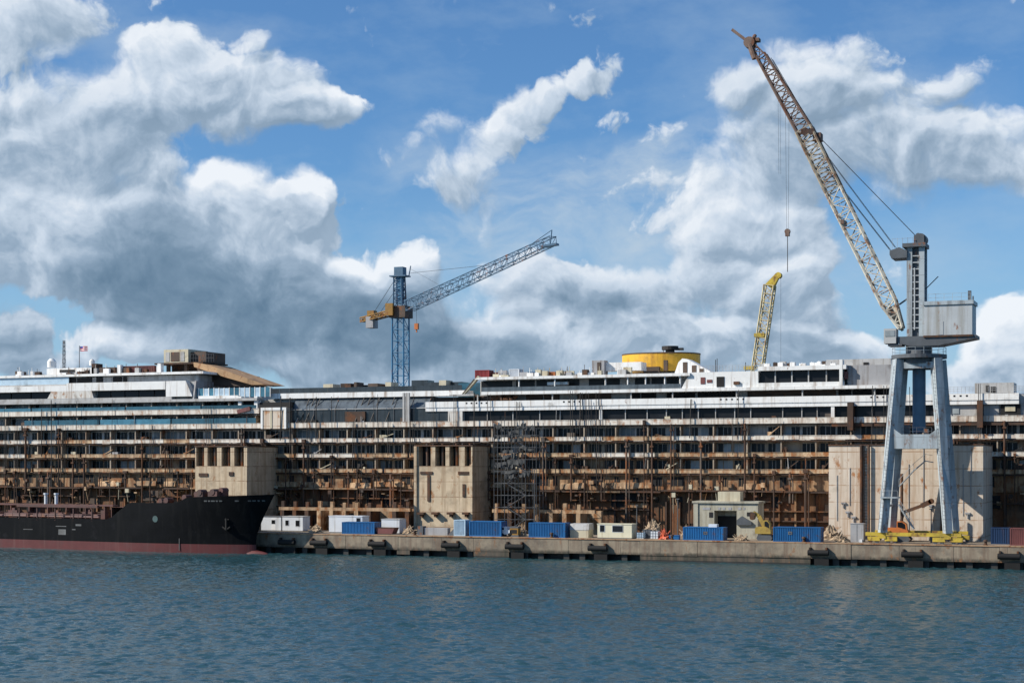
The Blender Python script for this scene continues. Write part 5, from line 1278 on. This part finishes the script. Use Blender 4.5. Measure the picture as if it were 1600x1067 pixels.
solid('utility_car', 'small white car parked between two blue containers', 'car', 790, 243.2, van)
def genset(t, x, Y):
    MB().box(x-.6, x+.8, Y, Y+1.2, QZ+.25, QZ+1.35).build('housing', M['amber'], t); MB().box(x-.7, x+.9, Y-.05, Y+1.25, QZ, QZ+.25).build('skid', M['cranedark'], t)
    MB().box(x-.4, x+.6, Y-.02, Y, QZ+.5, QZ+1.1).build('grille', M['dark'], t); MB().box(x-.65, x+.85, Y-.02, Y+1.22, QZ+1.35, QZ+1.6).build('lid', M['cranedark'], t)
solid('generator', 'dark and amber generator beside the small white car', 'generator', 802, 243.2, genset)
def tank(m, w, h):
    def f(t, x, Y):
        MB().box(x-w/2, x+w/2, Y, Y+w*.9, QZ+.12, QZ+h).build('tank', M[m], t); MB().box(x-w/2-.05, x+w/2+.05, Y-.05, Y+w*.95, QZ, QZ+.12).build('pallet', M['rubble'], t)
        c = MB()
        for i in range(4):
            a = x-w/2+w*i/3; c.box(a-.02, a+.02, Y-.04, Y-.01, QZ+.12, QZ+h)
        for k in (.35, .7, 1.0): c.box(x-w/2, x+w/2, Y-.045, Y-.012, QZ+h*k-.02, QZ+h*k+.02)
        c.build('cage', M['galv'], t); MB().disc((x, Y+w*.45), .15, .15, QZ+h, QZ+h+.1, 10).build('lid', M['dark'], t)
    return f
solid('liquid_tank', 'pale blue caged liquid tank right of the cream cabin', 'tank', 1000, 243, tank('paleblue', 1.1, 1.0))
solid('liquid_tank', 'dark caged liquid tank next to the pale blue one', 'tank', 1010, 244, tank('cranedark', 1.2, 1.4))
solid('liquid_tank', 'white caged liquid tank left of the orange red netting heap', 'tank', 1022, 243, tank('cabinwhite', 1.25, 1.25))
def heap(m, w, h, seed):
    def f(t, x, Y):
        r = random.Random(seed); b = MB(); n = 22; vs = []; fs = []
        for j in range(9):
            rr = (1-j/8.0)**.75
            for i in range(n):
                a = 2*math.pi*i/n; q = rr*w*.5*r.uniform(.6, 1.3); vs.append((x+q*math.cos(a), Y+q*.7*math.sin(a), QZ+.02+h*(j/8.0)*r.uniform(.6, 1.0)))
        for j in range(8):
            for i in range(n): fs.append((j*n+i, j*n+(i+1) % n, (j+1)*n+(i+1) % n, (j+1)*n+i))
        b.add(vs, fs); b.build('pile', M[m], t)
        b = MB()
        for i in range(13):
            a = Vector((x+r.uniform(-.4, .4)*w, Y-.3+r.uniform(-.3, .3), QZ+r.uniform(.1, .6)*h)); b.beam(a, a+Vector((r.uniform(-1, 1), r.uniform(-.3, .3), r.uniform(.1, .9)))*.8, .1, .1)
        b.build('offcuts', M[m], t)
    return f
solid('netting_heap', 'orange red netting heap beside a white liquid tank', 'heap', 1038, 243.4, heap('redorange', 1.9, 1.75, 3))
def dinghy(t, x, Y):
    MB().box(x-.75, x+.75, Y, Y+.9, QZ, QZ+.55).build('bin', M['contblue'], t); MB().box(x-.8, x+.8, Y-.04, Y+.94, QZ+.55, QZ+.65).build('rim', M['contblue'], t)
solid('tool_bin', 'low blue tool bin between the netting heap and a blue container', 'bin', 1053, 243, dinghy)
for px, w, h, Y, lab, sd in ((494, 2.6, 1.6, 246, 'tan rubble heap between the white cabins and the long hut', 5), (1020, 3.5, 3.2, 251, 'tan rubble heap behind the orange red netting', 8), (1072, 1.8, 2.2, 250, 'tan rubble heap beside the concrete frame building', 9), (1298, 3.4, 2.6, 250, 'tan rubble heap at the left foot of the pale sponson', 10), (1316, 2.4, 1.2, 244, 'low grey tan rubble heap left of the grey steel cabinet', 12), (640, 2.4, 1.5, 247, 'brown scrap heap in front of the middle sponson left edge', 14), (1158, 2.2, 1.0, 243.5, 'low scrap heap between two marked blue containers', 15), (812, 2.4, 1.9, 246, 'pale rubble heap left of the third blue container', 16)):
    solid('rubble_heap', lab, 'rubble', px, Y, heap('rubble', w, h, sd))
def blocks(t, x, Y):
    MB().box(x-3.6, x-2.6, Y, Y+1.2, QZ, QZ+1.4).build('block', M['cranedark'], t); MB().box(x-2.5, x+1.6, Y+.2, Y+1.4, QZ, QZ+1.15).build('block', M['greybox'], t); MB().prism([(x+1.7, QZ), (x+3.6, QZ), (x+3.2, QZ+1.5)], Y, Y+1.0).build('wedge', M['cranedark'], t)
solid('ballast_stack', 'grey ballast blocks under the middle sponson', 'blocks', 684, 244, blocks)
def cabinet(t, x, Y):
    z1 = QZ + (838-815)/FPX*tt(1340, Y)
    MB().box(x-.95, x+.95, Y, Y+1.6, QZ, z1+.5).build('housing', M['greybox'], t); MB().box(x-1.0, x+1.0, Y-.05, Y+1.65, z1+.5, z1+.58).build('lid', M['greybox'], t)
    MB().box(x-.03, x+.03, Y-.02, Y, QZ+.1, z1+.4).build('seam', M['cranedark'], t); MB().box(x+.4, x+.8, Y-.25, Y, QZ, QZ+.4).build('step', M['cabinwhite'], t)
solid('steel_cabinet', 'grey steel cabinet standing left of the portal crane bogies', 'cabinet', 1339, 245, cabinet)
# ---- concrete frame building
def frame_building():
    Y = 249.5; x0, x1 = X(1084, Y), X(1184, Y); z1 = Z(785.5+0, 1134, Y); z1 = Z(786, 1134, Y)
    t = thing('frame_building', 'beige concrete building with a wide dark bay on the quay', 'building', ((x0+x1)/2, Y, QZ))
    a, b = X(1116, Y), X(1151, Y); zb = Z(797.5, 1134, Y)
    w = MB().box(x0, a, Y, Y+4, QZ, z1).box(b, x1, Y, Y+4, QZ, z1).box(a, b, Y, Y+4, zb, z1).box(a, b, Y+2.2, Y+4, QZ, zb)
    w.build('wall', M['greenconc'], t)
    MB().box(x0-.2, x1+.2, Y-.25, Y+4.2, z1, z1+.3).build('roof', M['greenconc'], t)
    MB().box(X(1119, Y), X(1154, Y), Y+1.0, Y+3, z1+.3, z1+1.75).build('roof_box', M['beige'], t)
    MB().box(a, b, Y+2.1, Y+2.19, QZ, zb-.9).build('bay_opening', M['dark'], t)
    MB().box(x0-.01, x0+.7, Y-.15, Y-.001, QZ, z1).build('pilaster', M['greenconc'], t)
    for p, q, c, d, m in ((1108, 1114, 800, 808, 'dark'), (1167, 1172, 800, 806, 'dark')): MB().box(X(p, Y), X(q, Y), Y-.05, Y-.001, Z(d, p, Y), Z(c, p, Y)).build('window', M[m], t)
    for p, q in ((1098, 1110), (1122, 1126), (1129, 1133), (1138, 1143), (1153, 1158), (1161, 1164)): MB().box(X(p, Y), X(q, Y), Y-.04, Y-.001, Z(796, p, Y), Z(792.5, p, Y)).build('faded_letter', M['greybox'], t)
    MB().prism([(X(1152, Y), Z(820, 1152, Y)), (X(1175, Y), Z(820, 1175, Y)), (X(1175, Y), Z(815, 1175, Y)), (X(1160, Y), Z(806, 1160, Y)), (X(1152, Y), Z(812, 1152, Y))], Y-.35, Y-.02).build('canopy', M['cranedark'], t)
    MB().box(X(1111, Y-4), X(1124, Y-4), Y-5.5, Y-4.4, Z(824, 1118, Y-5), Z(818.5, 1118, Y-5)).build('white_sheet', M['cabinwhite'], t)
M['greenconc'] = mat('greenish concrete', (.40, .38, .30), .85, streak=.5, streakcol=(.22, .19, .13), grime=.12, grimecol=(.16, .14, .11), var=.15, bump=.4)
frame_building()
# ---- excavators
def excavator(px, Y, label, m, pts, flip=1, s=1.0):
    x = X(px, Y); t = thing('excavator', label, 'excavator', (x, Y, QZ))
    for dy in (0, 1.9):
        k = MB().prism([(x-1.5*s, QZ+.35), (x-1.2*s, QZ), (x+1.2*s, QZ), (x+1.5*s, QZ+.35), (x+1.2*s, QZ+.8), (x-1.2*s, QZ+.8)], Y+dy, Y+dy+.55).build('track', M['cranedark'], t)
    MB().disc((x, Y+1.2), .7, .7, QZ+.8, QZ+1.0, 16).build('turntable', M['cranedark'], t)
    MB().prism([(x-1.7*s, QZ+1.0), (x+1.2*s, QZ+1.0), (x+1.2*s, QZ+1.6), (x+.2, QZ+2.0), (x-1.6*s, QZ+2.0), (x-1.8*s, QZ+1.6)], Y, Y+2.4).build('body', M[m], t)
    c = MB().prism([(x-.1, QZ+2.0), (x+1.1*s, QZ+1.6), (x+1.0*s, QZ+2.6), (x+.6*s, QZ+3.0), (x-.1, QZ+3.0)], Y+.05, Y+1.1).build('cab', M[m], t)
    MB().prism([(x+.05, QZ+2.15), (x+.9*s, QZ+1.85), (x+.85*s, QZ+2.55), (x+.5*s, QZ+2.85), (x+.05, QZ+2.85)], Y+.02, Y+.05).build('window', M['glass'], c)
    q = [Vector((x, Y+1.2, QZ+1.6))] + [P(a, b, Y+1.2) for a, b in pts]
    b = MB()
    for i, (u, v) in enumerate(zip(q[:-1], q[1:-1])): b.beam(u, v, .35, .6-.12*i)
    b.build('boom', M['rust' if m == 'orange' else m], t)
    MB().beam(q[-2], q[-1], .8, .7).tube(q[-1]+Vector((0, -.4, 0)), q[-1]+Vector((0, .4, 0)), .4, 8).build('bucket', M['rust'], t)
    MB().tube(q[0]+Vector((.2, 0, .3)), q[0].lerp(q[1], .7)+Vector((0, 0, .3)), .08, 6).build('ram', M['galv'], t)
excavator(1194, 245, 'yellow excavator with raised arm beside the concrete frame building', 'digger', [(1186, 806), (1177, 800), (1176, 808)], s=.8)
excavator(1402, 248.6, 'orange excavator with brown arm between the portal crane legs', 'orange', [(1412, 800), (1440, 790), (1455, 783)], s=1.3)
# ---- lamp posts on the quay
def lamp(px, ytop, Y, label):
    x = X(px, Y); zt = Z(ytop, px, Y)
    t = thing('lamp_post', label, 'lamp post', (x, Y, QZ), 'slim poles along the back of the quay')
    MB().tube((x, Y, QZ), (x, Y, zt), .12, 8, 0, .06).build('pole', M['galv'], t); MB().box(x-.25, x+.25, Y-.15, Y+.15, zt, zt+.14).build('lamp_head', M['galv'], t)
lamp(835, 734, 252, 'tall slim lamp post between stair tower and third blue container')
lamp(995, 790, 252, 'short slim pole behind the cream site cabin')
lamp(1059, 780, 250, 'tan slim pole left of the concrete frame building')
lamp(1455, 796, 247, 'short dark pole under the portal crane right legs')
# ---- scaffold stair tower right of the middle sponson
def stair_tower():
    Y = 257.5; x0, x1 = X(772, Y), X(838, Y); z0 = 0.0
    zt = Z(652, 800, Y)
    t = thing('stair_tower', 'grey scaffold stair tower wrapped in netting right of the middle sponson', 'scaffold', ((x0+x1)/2, Y, -1))
    MB().box(x0-.5, x1+.5, Y-.5, Y+4, -2, .3).build('pontoon', M['cranedark'], t)
    nx = 4; m = MB()
    xs = [x0 + (x1-x0)*i/nx for i in range(nx+1)]
    for x in xs:
        for y in (Y, Y+1.6, Y+3.2): m.tube((x, y, .3), (x, y, zt - random.uniform(0, 2.5)), .055, 5)
    z = 1.5
    while z < zt-1:
        for y in (Y, Y+3.2): m.tube((x0, y, z), (x1, y, z), .045, 4)
        for x in xs: m.tube((x, Y, z), (x, Y+3.2, z), .04, 4)
        z += 2.0
    m.build('scaffold_frame', M['galv'], t)
    z = 1.5; k = 0
    while z < zt - 3:
        a, b = (xs[1]+.2, xs[3]-.2) if k % 2 else (xs[3]-.2, xs[1]+.2)
        s = MB().beam((a, Y+.7, z), (b, Y+.7, z+2), .8, .1)
        s.tube((a, Y+.25, z+.9), (b, Y+.25, z+2.9), .035, 4)
        s.build('stair_flight', M['galv'], t)
        MB().box(min(b, b+(.9 if k % 2 else -.9)), max(b, b+(.9 if k % 2 else -.9)), Y+.2, Y+3, z+1.95, z+2.02).build('landing', M['greybox'], t)
        z += 2; k += 1
    r = random.Random(4)
    for i in range(30):
        a = r.uniform(x0, x1-2.5); w = r.uniform(.8, 2.8); z = r.uniform(12, zt-1.5); h = r.uniform(.25, .8)
        n = MB(); K = 5; vs = []
        for j in range(K+1):
            dy = r.uniform(-.25, .1); sg = r.uniform(-.25, .25)
            vs += [(a+w*j/K, Y-.08+dy, z+sg), (a+w*j/K, Y-.1+dy*.5, z+h+sg*.5)]
        n.add(vs, [(2*j, 2*j+2, 2*j+3, 2*j+1) for j in range(K)])
        n.build('debris_net', M['net'], t)
stair_tower()
# ---- small things on the liner's decks
def onroof(px0, px1, yt, yb, d, label, m, zb):
    container(px0, px1, yt, yb, Y0+d, label, m, zbase=zb, depth=2.2)
onroof(742, 764, 575.5, 588, 3, 'bright red container at the front edge of the liner right roof', 'contred', 29.9)
onroof(766, 783, 579, 588, 4, 'dull maroon container next to the bright red one on the liner', 'contmaroon', 29.9)
onroof(795, 811, 574, 587, 3, 'white container on the liner roof right of the red one', 'cabinwhite', 29.9)
onroof(826, 843, 573.5, 582, 4, 'blue container on the liner roof between white and orange ones', 'contblue', 29.9)
onroof(846, 867, 575, 583, 4, 'rusty orange container on the liner roof', 'orange', 29.9)
onroof(191, 241, 571, 584, 6, 'long dull maroon container on the left roof of the liner', 'contmaroon', 32.22)
f = thing('flag', 'red white and blue flag flying above the left end of the liner', 'flag', (X(124.5, Y0+8), Y0+8, Z(549, 124, Y0+8)))
xa, xb = X(125, Y0+8), X(136.5, Y0+8); za, zb = Z(548.5, 130, Y0+8), Z(541, 130, Y0+8)
def flagpart(name, x0, x1, z0, z1, m):
    b = MB(); n = 8; vs = []
    for i in range(n+1):
        x = x0+(x1-x0)*i/n; y = Y0+8+.09*math.sin((x-xa)*4.5); vs += [(x, y-.01, z0), (x, y-.01, z1), (x, y+.01, z0), (x, y+.01, z1)]
    b.add(vs, [(4*i, 4*i+4, 4*i+5, 4*i+1) for i in range(n)] + [(4*i+2, 4*i+3, 4*i+7, 4*i+6) for i in range(n)]); b.build(name, M[m], f)
for i in range(5): flagpart('stripe', xa + ((xb-xa)*.42 if i > 2 else 0), xb, za+(zb-za)*i/5, za+(zb-za)*(i+1)/5, 'redcloth' if i % 2 == 0 else 'whitecloth')
flagpart('canton', xa, xa+(xb-xa)*.42, za+(zb-za)*.6, zb, 'bluecloth')
